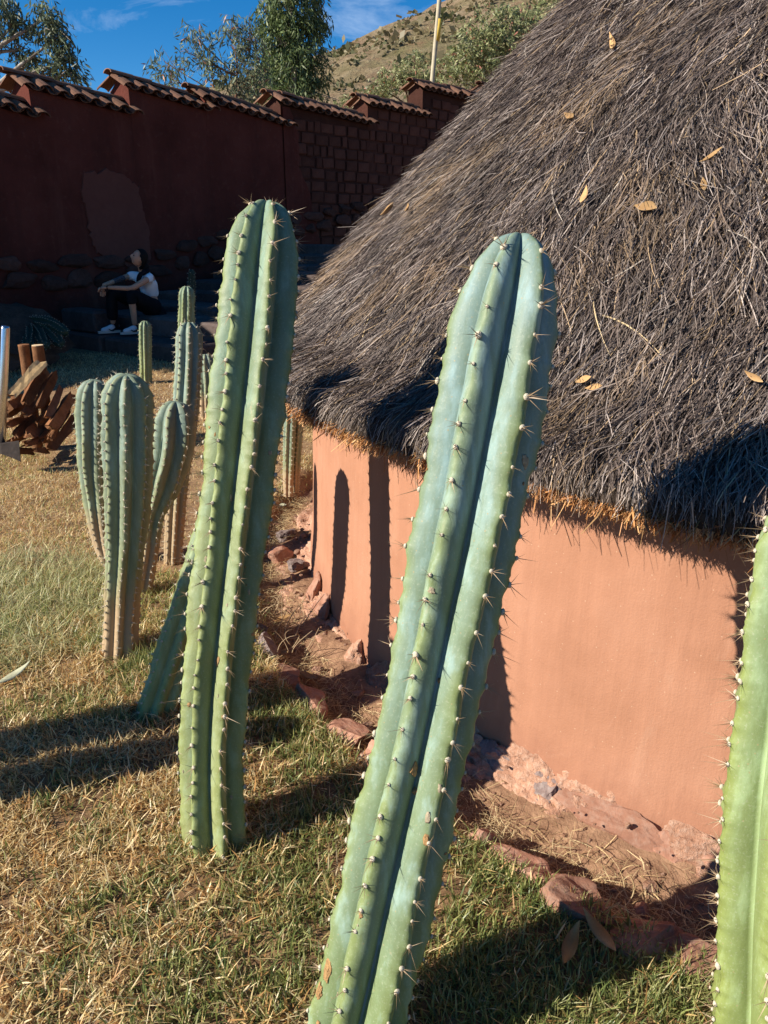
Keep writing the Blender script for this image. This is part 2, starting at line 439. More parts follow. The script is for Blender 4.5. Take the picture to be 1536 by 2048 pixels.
def ribbons(Pn, side, wid, cols, tipw=.3):
    """Pn (N,K,3) centre lines, side (N,3), wid (N,), cols (N,3): flat tapering strips."""
    N, K, _ = Pn.shape
    t = np.linspace(0, 1, K); ws = 1 - (1 - tipw) * t ** 2
    o = side[:, None, :] * (wid[:, None] * .5 * ws[None])[:, :, None]
    V = np.stack([Pn - o, Pn + o], 2).reshape(-1, 3)
    k = np.arange(K - 1); q = np.stack([2 * k, 2 * k + 1, 2 * k + 3, 2 * k + 2], 1)
    Q = (np.arange(N)[:, None, None] * 2 * K + q[None]).reshape(-1, 4)
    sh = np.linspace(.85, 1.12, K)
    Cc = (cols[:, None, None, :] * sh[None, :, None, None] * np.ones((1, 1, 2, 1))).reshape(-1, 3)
    return V, Q, Cc
def blades(p, h, wd, ang, lean, curl, col):
    N = len(p); d = np.stack([np.cos(ang), np.sin(ang), 0 * ang], 1); sa = ang + PI / 2 + NR.normal(0, .5, N)
    s = np.stack([np.cos(sa), np.sin(sa), NR.normal(0, .25, N)], 1)
    def pt(t): return p + d * (h * (np.sin(lean) * t + curl * t * t))[:, None] + np.array([0, 0, 1.]) * (h * (np.cos(lean) * t - np.abs(curl) * .45 * t * t))[:, None]
    b, m, tp = pt(0), pt(.55), pt(1.0)
    V = np.stack([b - s * (wd * .5)[:, None], b + s * (wd * .5)[:, None], m - s * (wd * .42)[:, None], m + s * (wd * .42)[:, None], tp], 1).reshape(-1, 3)
    o = np.arange(N)[:, None] * 5
    Q = o + np.array([[0, 1, 3, 2]]); T = o + np.array([[2, 3, 4]])
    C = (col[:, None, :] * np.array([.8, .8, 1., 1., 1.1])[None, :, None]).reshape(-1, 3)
    return V, Q, T, C
def fbm(x, y, s, seed=0.0, oct=4):
    return noise.fractal(Vector((x * s + seed, y * s - seed, seed)), 1.0, 2.0, oct)
_lat = np.random.default_rng(5).random((256, 256))
def vnoise(x, y):                              # fast value noise 0..1
    xi = np.floor(x).astype(int); yi = np.floor(y).astype(int); fx = x - xi; fy = y - yi
    fx = fx * fx * (3 - 2 * fx); fy = fy * fy * (3 - 2 * fy)
    g = lambda a, b: _lat[a % 256, b % 256]
    return (g(xi, yi) * (1 - fx) + g(xi + 1, yi) * fx) * (1 - fy) + (g(xi, yi + 1) * (1 - fx) + g(xi + 1, yi + 1) * fx) * fy
def vfbm(x, y): return .5 * vnoise(x, y) + .27 * vnoise(x * 2.1 + 7, y * 2.1) + .15 * vnoise(x * 4.3, y * 4.3 + 3) + .08 * vnoise(x * 9.1, y * 9.1)

# ------------------------------------------------------------------ terrain
HC = np.array([2.618, 4.283])                 # centre of the roof
WC = np.array([2.340, 4.000]); HR = 2.726; DR = 3.118 - HR   # centre and radius of the wall; ring distances below are counted as if it were 3.118
def ring_r(x, y): return np.hypot(x - WC[0], y - WC[1]) + DR
def gz(x, y):
    x = np.asarray(x, float); y = np.asarray(y, float)
    r = ring_r(x, y)
    z = .030 * (vfbm(x * 1.3 + 5, y * 1.3) - .5) + .016 * (vfbm(x * 6, y * 6) - .5)
    k = np.clip((3.52 - r) / .12, 0, 1); k = k * k * (3 - 2 * k)
    z = z - k * (.085 + .02 * (vfbm(x * 5, y * 5) - .5))
    k2 = np.clip((3.34 - r) / .16, 0, 1)
    z = z + k2 * .05
    return z
def gv(x, y): return float(gz(np.array([x]), np.array([y]))[0])
xs = np.unique(np.r_[np.linspace(-600, -12, 16), np.linspace(-12, -2.2, 60), np.linspace(-2.2, 2.6, 241), np.linspace(2.6, 12, 60), np.linspace(12, 600, 16)])
ys = np.unique(np.r_[np.linspace(-300, -3, 12), np.linspace(-3, .7, 30), np.linspace(.7, 4.2, 176), np.linspace(4.2, 13, 110), np.linspace(13, 40, 30), np.linspace(40, 900, 16)])
gx, gy = np.meshgrid(xs, ys, indexing='ij')
gzz = gz(gx, gy)
far = np.clip((gy - 16) / 12, 0, 1); gzz = gzz * (1 - far) + far * 1.0
V = np.stack([gx, gy, gzz], -1).reshape(-1, 3)
soil = np.clip((3.3 - V[:, 1]) / .8, 0, 1) * np.clip((ring_r(V[:, 0], V[:, 1]) - 3.46) / .05, 0, 1)
o = link('ground', mesh_np('ground', V, grid_faces(len(xs), len(ys)), smooth=True, attrs={'soil': soil, 'ditch': np.clip((3.47 - ring_r(V[:, 0], V[:, 1])) / .06, 0, 1)}), 'ground'); o['kind'] = 'structure'

# hillside behind the wall
hx = np.linspace(-150, 190, 190); hy = np.linspace(30, 210, 120)
X, Yh = np.meshgrid(hx, hy, indexing='ij')
ridge = 27.9 + .335 * X; ridge = np.where(X < -22, 20.5 + .6 * (X + 22), ridge); ridge = np.maximum(ridge, -4)
t = np.clip((Yh - 34) / (120 - 34), 0, 1)
Zh = -1 + (ridge + 1) * (t ** 1.05)
Zh += (vfbm(X * .06, Yh * .06) - .5) * 5 * t * (1 - .6 * t) + (vfbm(X * .25, Yh * .25) - .5) * 2.0 * np.clip(t, 0, 1)
gul = np.abs(vfbm((X - Yh * .55) * .07, Yh * .015) - .5); Zh -= np.clip(.10 - gul, 0, 1) * 14 * t * (1 - .5 * t)
Zh = np.where(Yh > 120, Zh - (Yh - 120) * .25, Zh)
rk = np.clip(1 - np.abs(t - .955) / .035, 0, 1) * np.clip(vfbm(X * .12 + 3, Yh * .05) * 2.6 - .8, 0, 1)
Zh -= rk * 1.2
o = link('hill', mesh_np('hill', np.stack([X, Yh, Zh], -1).reshape(-1, 3), grid_faces(len(hx), len(hy)), smooth=True, attrs={'rock': rk.ravel()}), 'hill'); o['kind'] = 'structure'
# scrub on the hill: clumps of small faces
n = 5200
bx = NR.uniform(-60, 60, n); by = NR.uniform(45, 121, n)
fi = np.clip(np.searchsorted(hx, bx) - 1, 0, len(hx) - 2); fj = np.clip(np.searchsorted(hy, by) - 1, 0, len(hy) - 2)
bz = Zh[fi, fj]; keep = vfbm(bx * .09 + 11, by * .09) > .43; bx, by, bz = bx[keep], by[keep], bz[keep]; n = len(bx)
k = 14
sz = NR.uniform(.25, .95, n) * np.where(NR.random(n) < .12, 1.9, 1)
cen = np.stack([bx, by, bz + sz * .3], 1)[:, None, :] + NR.normal(0, 1, (n, k, 3)) * (sz[:, None, None] * np.array([.5, .5, .33]))
d1 = NR.normal(0, 1, (n, k, 3)); d1 /= np.linalg.norm(d1, axis=2)[..., None]; d2 = np.cross(d1, NR.normal(0, 1, (n, k, 3))); d2 /= np.linalg.norm(d2, axis=2)[..., None]
s3 = (sz * .34)[:, None, None]
Vh = np.stack([cen - d1 * s3, cen + d2 * s3 * .7, cen + d1 * s3, cen - d2 * s3 * .7], 2).reshape(-1, 3)
base = np.where(NR.random(n)[:, None] < .5, np.array([.10, .105, .045]), np.array([.20, .165, .085]))
cc = np.repeat((base * NR.uniform(.7, 1.4, n)[:, None])[:, None], k * 4, 1).reshape(-1, 3)
o = link('hill_scrub', mesh_np('hill_scrub', Vh, np.arange(n * k * 4).reshape(-1, 4), attrs={'col': cc}), 'tree_leaf'); o['kind'] = 'stuff'
tag(o, 'dry olive and straw coloured scrub dotted over the hillside', 'scrub')

# ------------------------------------------------------------------ round hut
hut = root('round_hut', 'round terracotta plastered hut with shaggy grey thatched roof', 'hut', (HC[0], HC[1], 0))
# wall: full ring, finer where it is seen
th = np.unique(np.r_[np.radians(np.linspace(140, 300, 760)), np.radians(np.linspace(300, 500, 90))])[:-1]
zz = np.r_[np.linspace(-.06, .12, 14), np.linspace(.15, 1.02, 30)]
A, Zz = np.meshgrid(th, zz, indexing='ij')
arc = A * HR
rw = HR - .030 * np.clip((Zz - .1) / .9, 0, 1) + .006 * (vfbm(arc * 2.2, Zz * 2.2) - .5) * 2 + .018 * np.clip((.25 - Zz) / .25, 0, 1) ** 2
low = (vfbm(arc * 3.1, 0 * arc + 2) - .5) * .13 + (vfbm(arc * 14, 0 * arc + 7) - .5) * .045
zw = np.where(Zz < .15, Zz + low * np.clip((.15 - Zz) / .2, 0, 1), Zz)
V = np.stack([WC[0] + rw * np.cos(A), WC[1] + rw * np.sin(A), zw], -1).reshape(-1, 3)
link('wall', mesh_np('wall', V, grid_faces(len(th), len(zz), True), smooth=True), 'plaster', hut)
# rough earth and rubble plinth under the plaster
pr = np.array([3.06, 3.115, 3.135, 3.15, 3.175, 3.20, 3.225, 3.25, 3.275, 3.30, 3.33, 3.36]); pz = np.array([.10, .075, .045, .015, -.005, -.02, -.035, -.045, -.06, -.075, -.10, -.16])
prf_s = np.linspace(0, 1, 46); pr = np.interp(prf_s, np.linspace(0, 1, len(pr)), pr); pz = np.interp(prf_s, np.linspace(0, 1, len(pz)), pz)
A, Sx = np.meshgrid(th, np.arange(46), indexing='ij'); Sx0 = Sx; Sx = Sx0 * .5652; arc = A * HR
dn = (vfbm(arc * 3.3 + 4, Sx * .12) - .5) * .12 + (vfbm(arc * 13, Sx * .5) - .5) * .05 + (vfbm(arc * 42, Sx * 1.6) - .5) * .034
dn *= np.clip(Sx / 5, .15, 1)
rp = pr[Sx0] + dn * .8; zp = pz[Sx0] + dn * .7 - .02
rp = rp - DR
V = np.stack([WC[0] + rp * np.cos(A), WC[1] + rp * np.sin(A), zp], -1).reshape(-1, 3)
plinth = link('plinth', mesh_np('plinth', V, grid_faces(len(th), 46, True), smooth=True), 'plinth_earth', hut)
def stone_obj(name, geo, mat, parent=None):
    v, q, t = geo
    return link(name, mesh_np(name, v, q, t, smooth=False), mat, parent)
def rot_z(a): return np.array([math.cos(a), math.sin(a), 0]), np.array([-math.sin(a), math.cos(a), 0]), np.array([0, 0, 1.])
k = 0
for px, py, sw, sh, m in [(1235, 1650, .19, .060, 'pink_stone'), (990, 1515, .085, .055, 'grey_stone'), (1085, 1580, .06, .05, 'grey_stone'), (1378, 1725, .11, .075, 'plinth_earth'),
                          (660, 1225, .11, .09, 'pink_stone'), (690, 1320, .075, .07, 'plinth_earth'), (735, 1370, .08, .07, 'plinth_earth'), (630, 1190, .08, .10, 'pink_stone'),
                          (800, 1425, .10, .055, 'pink_stone'), (900, 1480, .12, .05, 'plinth_earth'), (1150, 1640, .05, .03, 'plinth_earth'), (1330, 1690, .07, .04, 'pink_stone'),
                          (1480, 1790, .12, .06, 'pink_stone'), (1040, 1600, .07, .045, 'plinth_earth')]:
    p = at_z(px, py, -.03); d = np.array([p.x, p.y]) - WC; a = math.atan2(d[1], d[0]); rr_ = 3.165 - DR
    c = np.array([WC[0] + rr_ * math.cos(a), WC[1] + rr_ * math.sin(a), -.025])
    er, et, ez = rot_z(a)
    tl = RND.uniform(-.25, .25)
    stone_obj('stone', rock_geo(c, er * .036 + ez * .0, et * sw * math.cos(tl) + ez * sw * math.sin(tl), (ez * sh - er * .03), 40 + k, .22, 9, ICO3), m, plinth); k += 1

# roof profile: (radius, height) from the soffit round the eave up to the apex
prof = [(3.02, .97), (3.16, .93), (3.27, .945), (3.315, .98), (3.315, 1.01), (3.275, 1.045), (3.18, 1.085)]
for r in np.linspace(3.08, 0.02, 30): prof.append((r, 1.12 + (3.1 - r) * .916 + .2 * math.sin(PI * (3.1 - r) / 3.1)))
prof = np.array(prof); pl = np.r_[0, np.cumsum(np.hypot(*np.diff(prof, axis=0).T))]
def roof_at(theta, l):
    r = np.interp(l, pl, prof[:, 0]); z = np.interp(l, pl, prof[:, 1])
    e = .02; r2 = np.interp(l + e, pl, prof[:, 0]); z2 = np.interp(l + e, pl, prof[:, 1]); r1 = np.interp(l - e, pl, prof[:, 0]); z1 = np.interp(l - e, pl, prof[:, 1])
    tr, tz = r2 - r1, z2 - z1; m = np.hypot(tr, tz) + 1e-9; tr, tz = tr / m, tz / m
    wob = (vfbm(theta * 4.0 + 9, l * 1.6) - .5) * .07
    ct, st_ = np.cos(theta), np.sin(theta)
    nr_, nz_ = tz, -tr
    P = np.stack([HC[0] + (r + nr_ * wob) * ct, HC[1] + (r + nr_ * wob) * st_, z + nz_ * wob], -1)
    up = np.stack([tr * ct, tr * st_, tz], -1); nn = np.stack([nr_ * ct, nr_ * st_, nz_], -1); tg = np.stack([-st_, ct, 0 * ct], -1)
    return P, up, nn, tg
th2 = np.linspace(0, 2 * PI, 240, endpoint=False)
ls = np.unique(np.r_[pl[:8], np.linspace(pl[7], pl[-1], 50)])
A, Ls = np.meshgrid(th2, ls, indexing='ij')
P0 = roof_at(A.ravel(), Ls.ravel())[0]
roof = link('roof', mesh_np('roof', P0, grid_faces(len(th2), len(ls), True), smooth=True), 'thatch_base', hut)
l_e = pl[4]                                    # the eave lip
def thatch_cols(n):
    u = NR.random(n)
    c = np.where((u < .50)[:, None], np.array([.140, .106, .090]), np.where((u < .77)[:, None], np.array([.052, .038, .033]), np.where((u < .95)[:, None], np.array([.32, .265, .235]), np.array([.36, .25, .15]))))
    return c * NR.uniform(.65, 1.35, n)[:, None]
def thatch(N, th0, th1, lmax, len0, len1, w0, w1, K=4):
    th_ = NR.uniform(th0, th1, N)
    l = l_e - .03 + (lmax - l_e) * (1 - np.sqrt(1 - NR.random(N) * .985))
    ln = NR.uniform(len0, len1, N) * np.where(NR.random(N) < .06, 1.6, 1)
    l = np.maximum(l, l_e + ln * .48 - np.abs(NR.normal(0, .022, N)))
    P, up, nn, tg = roof_at(th_, l)
    fld = (vfbm(th_ * 5 + 2, l * 1.4) - .5) * 1.5 + (vfbm(th_ * 22, l * 6) - .5) * .7
    a = fld * .85 + NR.normal(0, .30, N)
    d = -up * np.cos(a)[:, None] + tg * np.sin(a)[:, None]
    sd = np.cross(d, nn); roll = NR.normal(0, .7, N); sd = sd * np.cos(roll)[:, None] + nn * np.sin(roll)[:, None]
    bend = NR.normal(0, .16, N); lift0 = NR.uniform(-.006, .038, N); lift1 = lift0 + NR.normal(.004, .018, N) + np.where(NR.random(N) < .05, NR.uniform(0, .05, N), 0)
    t = np.linspace(0, 1, K)[None, :, None]
    C = P[:, None] + d[:, None] * ((t - .5) * ln[:, None, None]) + np.cross(nn, d)[:, None] * ((t - .5) ** 2 * (bend * ln)[:, None, None]) + nn[:, None] * (lift0[:, None, None] * (1 - t) + lift1[:, None, None] * t)
    # keep the ends on the curved surface of the eave: sag what overshoots the lip
    over = np.clip((l_e + .02) - (l[:, None] - (t[..., 0] - .5) * ln[:, None]), 0, .4)
    C[..., 2] -= over * .55
    C[..., :2] -= (nn[:, None, :2] * (over * .35)[..., None])
    c = thatch_cols(N)
    tan = vfbm(th_ * 9 + 1, l * 2.2 + 5); tm = np.clip((tan - .60) * 5, 0, .8)[:, None] * (NR.random(N) < .6)[:, None]
    c = c * (1 - tm) + np.array([.30, .20, .115]) * tm
    c = c * (.66 + .62 * np.clip((vnoise(th_ * 55 + 3, l * 9) - .1) * 1.3, 0, 1))[:, None]
    return ribbons(C, sd, NR.uniform(w0, w1, N), c, .45)
def add_stuff(name, parts, mat, parent):
    V = []; Q = []; C = []; o = 0
    for v, q, c in parts: V.append(v); Q.append(q + o); C.append(c); o += len(v)
    ob = link(name, mesh_np(name, np.concatenate(V), np.concatenate(Q), attrs={'col': np.concatenate(C)}), mat, parent)
    ob['kind'] = 'stuff'; return ob
lT = pl[-1]
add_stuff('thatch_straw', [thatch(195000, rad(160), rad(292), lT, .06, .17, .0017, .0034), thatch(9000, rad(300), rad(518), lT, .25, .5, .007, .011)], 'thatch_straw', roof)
# long loose stalks that stick out of the mass
def strays(N):
    th_ = NR.uniform(rad(165), rad(290), N); l = NR.uniform(l_e + .25, lT * .95, N)
    P, up, nn, tg = roof_at(th_, l); ln = NR.uniform(.10, .34, N); a = NR.normal(0, .8, N)
    d = -up * np.cos(a)[:, None] + tg * np.sin(a)[:, None] + nn * NR.uniform(0, .22, N)[:, None]
    t = np.linspace(0, 1, 6)[None, :, None]
    C = P[:, None] + nn[:, None] * .03 + d[:, None] * (t * ln[:, None, None]) + np.cross(nn, d)[:, None] * (t ** 2 * (NR.normal(0, .35, N) * ln)[:, None, None]) - np.array([0, 0, 1.]) * (t ** 2 * (.22 * ln)[:, None, None])
    u = NR.random(N)[:, None]
    c = np.where(u < .5, np.array([.36, .31, .26]), np.where(u < .8, np.array([.14, .10, .08]), np.array([.48, .36, .20]))) * NR.uniform(.8, 1.25, N)[:, None]
    return ribbons(C, np.cross(d, nn), NR.uniform(.003, .005, N), c, .4)
add_stuff('loose_straw', [strays(260)], 'thatch_straw', roof)
# orange-brown cut ends hanging under the lip
def fringe(N, th0, th1):
    th_ = NR.uniform(th0, th1, N); l = NR.uniform(pl[0] + .05, l_e + .05, N)
    P, up, nn, tg = roof_at(th_, l); ln = NR.uniform(.022, .062, N) * np.where(NR.random(N) < .04, 1.9, 1)
    rad_ = np.stack([np.cos(th_), np.sin(th_), 0 * th_], 1)
    d = rad_ * NR.normal(.55, .35, N)[:, None] + tg * NR.normal(0, .40, N)[:, None] + np.array([0, 0, -1.]) * NR.uniform(.25, 1.0, N)[:, None]
    d /= np.linalg.norm(d, axis=1)[:, None]
    t = np.linspace(0, 1, 3)[None, :, None]
    C = P[:, None] - nn[:, None] * .02 + d[:, None] * (t * ln[:, None, None]) + tg[:, None] * (t ** 2 * NR.normal(0, .012, N)[:, None, None])
    u = NR.random(N)[:, None]
    c = np.where(u < .5, np.array([.44, .20, .070]), np.where(u < .8, np.array([.26, .115, .045]), np.array([.58, .34, .15]))) * NR.uniform(.7, 1.3, N)[:, None]
    return ribbons(C, np.cross(d, NR.normal(0, 1, (N, 3))), NR.uniform(.0015, .0030, N) , c, .5)
add_stuff('cut_straw', [fringe(62000, rad(150), rad(300)), fringe(5000, rad(300), rad(510))], 'thatch_straw', roof)

# ------------------------------------------------------------------ cacti
CLUSTERS = {}
def spine_cluster(kind, i):
    key = (kind, i)
    if key in CLUSTERS: return CLUSTERS[key]
    rr = random.Random(100 + i * 7 + len(kind))
    v, f = icosphere(1); pr_ = {'short': .0046, 'long': .0048}[kind]
    v = v * np.array([pr_, pr_ * 1.15, pr_ * .75]); V = [v]; T = [f]; mi = [0] * len(f); o = len(v)
    ns = rr.choice([3, 4, 5, 6, 7]) if kind == 'short' else rr.choice([5, 6, 7])
    for s in range(ns):
        a = rr.uniform(0, 2 * PI); tilt = rr.uniform(.35, 1.15) if s else rr.uniform(.1, .5)
        ln = (rr.uniform(.012, .030) if s else rr.uniform(.028, .046)) if kind == 'short' else (rr.uniform(.014, .032) if s else rr.uniform(.034, .056))
        if s == 0: a = rr.uniform(-PI * .9, -PI * .1)       # the long one points down or sideways
        d = np.array([math.cos(a) * math.sin(tilt), math.sin(a) * math.sin(tilt) - .12, math.cos(tilt)]); d /= np.linalg.norm(d)
        e = np.cross(d, [.3, .5, .8]); e /= np.linalg.norm(e); g = np.cross(d, e); rb = rr.uniform(.0007, .0010)
        ring = [d * .001 + rb * (math.cos(q) * e + math.sin(q) * g) for q in (0, 2.09, 4.19)]
        V.append(np.array(ring + [d * ln])); T.append(np.array([(o, o + 1, o + 3), (o + 1, o + 2, o + 3), (o + 2, o, o + 3)])); mi += [1] * 3; o += 4
    me = mesh_np('areole', np.concatenate(V), None, np.concatenate(T))
    me.materials.append(M['areole_felt']); me.materials.append(M['spine_horn'])
    me.polygons.foreach_set('material_index', np.array(mi, np.int32)); me.update()
    CLUSTERS[key] = me; return me
def catmull(pts, n):
    pts = [np.array(list(p), float) for p in pts]; pts = [2 * pts[0] - pts[1]] + pts + [2 * pts[-1] - pts[-2]]
    out_ = []
    for i in range(1, len(pts) - 2):
        p0, p1, p2, p3 = pts[i - 1:i + 3]
        for t in np.linspace(0, 1, n, endpoint=False):
            out_.append(.5 * ((2 * p1) + (-p0 + p2) * t + (2 * p0 - 5 * p1 + 4 * p2 - p3) * t * t + (-p0 + 3 * p1 - 3 * p2 + p3) * t ** 3))
    out_.append(pts[-2]); return np.array(out_)
def stem_geo(path, radii, ribs, phase, spacing, groove=.62, per=8, ang=12, dome=1.3, seed=0, scallop=.048):
    """one ribbed stem: mesh arrays plus the frames of its areoles"""
    rr = np.random.default_rng(seed)
    C = catmull(path, 24); s = np.r_[0, np.cumsum(np.linalg.norm(np.diff(C, axis=0), axis=1))]; Ln = s[-1]
    Rk = np.interp(np.linspace(0, 1, 200), np.linspace(0, 1, len(radii)), radii)
    Rt = radii[-1]; Ld = Rt * dome
    body = np.arange(0, Ln - Ld, spacing / per); dm = Ln - Ld + Ld * np.sin(np.linspace(0, PI / 2, 22)); sv = np.r_[body, dm]
    offs = rr.uniform(0, spacing, ribs); offs[1::2] += .0
    na = ribs * ang; a = np.arange(na) / na * 2 * PI
    rib_i = np.round(a / (2 * PI / ribs)).astype(int) % ribs
    tt = np.abs((a / (2 * PI / ribs)) - np.round(a / (2 * PI / ribs))) * 2      # 0 crest .. 1 groove
    prof_ = groove + (1 - groove) * (.80 * (1 - tt ** 1.30) + .20 * np.cos(tt * PI / 2) ** .6)
    P = np.stack([np.interp(sv, s, C[:, k]) for k in range(3)], 1)
    T = np.stack([np.interp(np.minimum(sv + .01, Ln), s, C[:, k]) - np.interp(np.minimum(sv + .01, Ln) - .02, s, C[:, k]) for k in range(3)], 1); T /= np.linalg.norm(T, axis=1)[:, None]
    e1 = np.array([0, -1.0, 0]) - T * (T @ np.array([0, -1.0, 0]))[:, None]; e1 /= np.linalg.norm(e1, axis=1)[:, None]; e2 = np.cross(T, e1)
    R0 = np.interp(sv / Ln, np.linspace(0, 1, 200), Rk)
    u = np.clip((sv - (Ln - Ld)) / Ld, 0, 1); f = np.clip(1 - u ** 2.05, 0.0003, 1) ** .54
    wave = 1 + .018 * np.sin(sv * 9 + seed) + .012 * np.sin(sv * 23 + seed * 2)
    ri = np.arange(ribs)[None]; ph = (sv[:, None] - offs[None]) / spacing + .20 * np.sin(sv[:, None] / spacing * .83 + ri * 2.4 + seed) + .13 * np.sin(sv[:, None] / spacing * 2.1 + ri * 4.1); fr = ph - np.floor(ph)              # 0 = areole
    bump = np.cos(fr * 2 * PI); notch = np.exp(-((fr - .12) / .07) ** 2)
    mod = scallop * .55 * bump - scallop * .75 * notch                           # (rings, ribs)
    cw = np.clip(1 - tt, 0, 1) ** 2.2
    ribw = 1 + rr.normal(0, .025, ribs)
    lump = .016 * np.sin(sv[:, None] * 31 + ri * 2.3 + seed) + .020 * np.sin(sv[:, None] * 13 + ri * 3.7) + .012 * np.sin(sv[:, None] * 57 + ri * 1.9)
    mod = mod + lump
    Rr = R0[:, None] * f[:, None] * wave[:, None] * (prof_[None] * (1 + (ribw[rib_i] - 1) * cw)[None] + mod[:, rib_i] * cw[None])
    # the crown: ribs meet round a small dip
    dip = (u ** 6)[:, None] * (1 - np.clip(Rr / (Rt + 1e-9), 0, 1)) * Rt * .16
    an = a[None] + phase + .05 * np.sin(sv * 2.1 + seed)[:, None] + cw[None] * (.030 * np.sin(sv[:, None] * 19 + ri * 2.9 + seed) + .022 * np.sin(sv[:, None] * 43 + ri * 1.3))[:, rib_i]
    V = P[:, None] + e1[:, None] * (Rr * np.cos(an))[..., None] + e2[:, None] * (Rr * np.sin(an))[..., None] - T[:, None] * dip[..., None]
    nS = len(sv); Vf = V.reshape(-1, 3)
    i, j = np.meshgrid(np.arange(nS - 1), np.arange(na), indexing='ij'); j2 = (j + 1) % na
    Q = np.stack([i * na + j, i * na + j2, (i + 1) * na + j2, (i + 1) * na + j], -1).reshape(-1, 4)
    Vf = np.r_[Vf, V[-1].mean(0)[None]]; top = len(Vf) - 1
    Tr = np.array([((nS - 1) * na + k_, (nS - 1) * na + (k_ + 1) % na, top) for k_ in range(na)])
    crest = np.r_[np.tile((1 - tt), nS), .5]; along = np.r_[np.repeat(sv / Ln, na), 1.0]
    ar = np.exp(-(np.minimum(fr, 1 - fr) / .16) ** 2)[:, rib_i] * cw[None]; ar = np.r_[ar.ravel(), 0]
    frames = []
    for rI in range(ribs):
        fl = np.floor(ph[:, rI]); cI = int(round(rI * ang)) % na
        for k_ in np.nonzero(np.diff(fl) > 0)[0]:
            if sv[k_] > Ln - Rt * .05: continue
            p = V[k_, cI]; cen = P[k_]
            up = V[min(k_ + 2, nS - 1), cI] - V[max(k_ - 2, 0), cI]; up /= np.linalg.norm(up) + 1e-9
            nn = p - cen; nn = nn - up * (nn @ up)
            if np.linalg.norm(nn) < 1e-5: nn = T[k_].copy()
            nn /= np.linalg.norm(nn) + 1e-9
            frames.append((p, np.cross(up, nn), up, nn, sv[k_] / Ln))
    return Vf, Q, Tr, {'crest': crest, 'along': along, 'areole': ar}, frames
def spines_mesh(frames, scale, seed, n_each=4):
    rr = np.random.default_rng(seed); V = []; T = []; o = 0; ico, fc = icosphere(0)
    for p, x, y, z, al in frames:
        V.append(p + (ico * .0042 * scale)); T.append(fc + o); o += 12
        for s_ in range(n_each):
            d = z + rr.normal(0, .75) * x + rr.normal(-.15, .6) * y; d /= np.linalg.norm(d); ln = rr.uniform(.010, .026) * scale
            e = np.cross(d, [.3, .5, .8]); e /= np.linalg.norm(e); g = np.cross(d, e); rb = .0009 * scale
            V.append(np.array([p + rb * (math.cos(q) * e + math.sin(q) * g) for q in (0, 2.09, 4.19)] + [p + d * ln])); T.append(np.array([(o, o + 1, o + 3), (o + 1, o + 2, o + 3), (o + 2, o, o + 3)])); o += 4
    return mesh_np('spines', np.concatenate(V), None, np.concatenate(T))
def cactus(label, stems, mat, base, individual=False, kind='short', group='columnar cacti growing around the hut', sp_scale=1.0, name='columnar_cactus'):
    r = root(name, label, 'cactus', base, group)
    for q, st_ in enumerate(stems):
        mt = st_.pop('mat', mat)
        Vf, Q, Tr, at, fr = stem_geo(**st_)
        so = link('stem', mesh_np('stem', Vf, Q, Tr, True, at), mt, r)
        if individual:
            for i, (p, x, y, z, al) in enumerate(fr):
                if al < .01: continue
                me = spine_cluster(kind, RND.randrange(16))
                a = bpy.data.objects.new('areole', me); COL.objects.link(a); a.parent = so
                sc_ = RND.choice((.7, .85, 1, 1, 1.1, 1.25, 1.4))
                mt3 = Matrix((x, y, z)).transposed().to_4x4() @ Matrix.Rotation(RND.uniform(-1.1, 1.1), 4, 'Z') @ Matrix.Scale(sc_, 4)
                mt3.translation = Vector(p)
                a.matrix_basis = mt3
        else:
            so2 = link('spines', spines_mesh(fr, sp_scale, q + 5), 'spine_horn', so); so2['kind'] = 'stuff'
            so2.data.materials.clear(); so2.data.materials.append(M['areole_felt'])
    return r
def lean_path(pix, y0, k, z_end=None):
    return [at_lean(px, py, y0, k) for px, py in pix]

# the blue-green one in front
pA = lean_path([(700, 2105), (752, 1890), (795, 1700), (842, 1500), (890, 1270), (945, 1000), (997, 720), (1031, 535), (1043, 450)], 1.12, .2226)
cactus('tall blue-green ribbed cactus leaning right in front of the hut wall, nearest the middle', [dict(path=[pA[0] + Vector((-.03, -.02, -.10))] + pA, radii=[.105, .103, .100, .098, .097, .102, .104, .100], ribs=6, phase=rad(-35), spacing=.053, groove=.47, dome=2.3, per=9, ang=16, seed=3)], 'cactus_blue', (pA[0].x, pA[0].y, 0), True)
def px_of(p):
    dep = p[1] * math.cos(PITCH) - (p[2] - CAM_H) * math.sin(PITCH); return np.array([768 + FPX * p[0] / dep, 1024 - FPX * (p[1] * math.sin(PITCH) + (p[2] - CAM_H) * math.cos(PITCH)) / dep])
bigA = [o_ for o_ in bpy.data.objects if o_.get('label', '').startswith('tall blue-green')][0]; stA = bigA.children[0]
vA = np.empty(len(stA.data.vertices) * 3, np.float32); stA.data.vertices.foreach_get('co', vA); vA = vA.reshape(-1, 3); nA = np.empty_like(vA).ravel(); stA.data.vertices.foreach_get('normal', nA); nA = nA.reshape(-1, 3)
face_ = ((np.array([0, 0, CAM_H]) - vA) * nA).sum(1) > 0
pxA = np.array([px_of(p) for p in vA]); 
simple('cork_scar', (.36, .21, .09), .9, .4, 60, bump=.9, bscale=300, dist=.004)
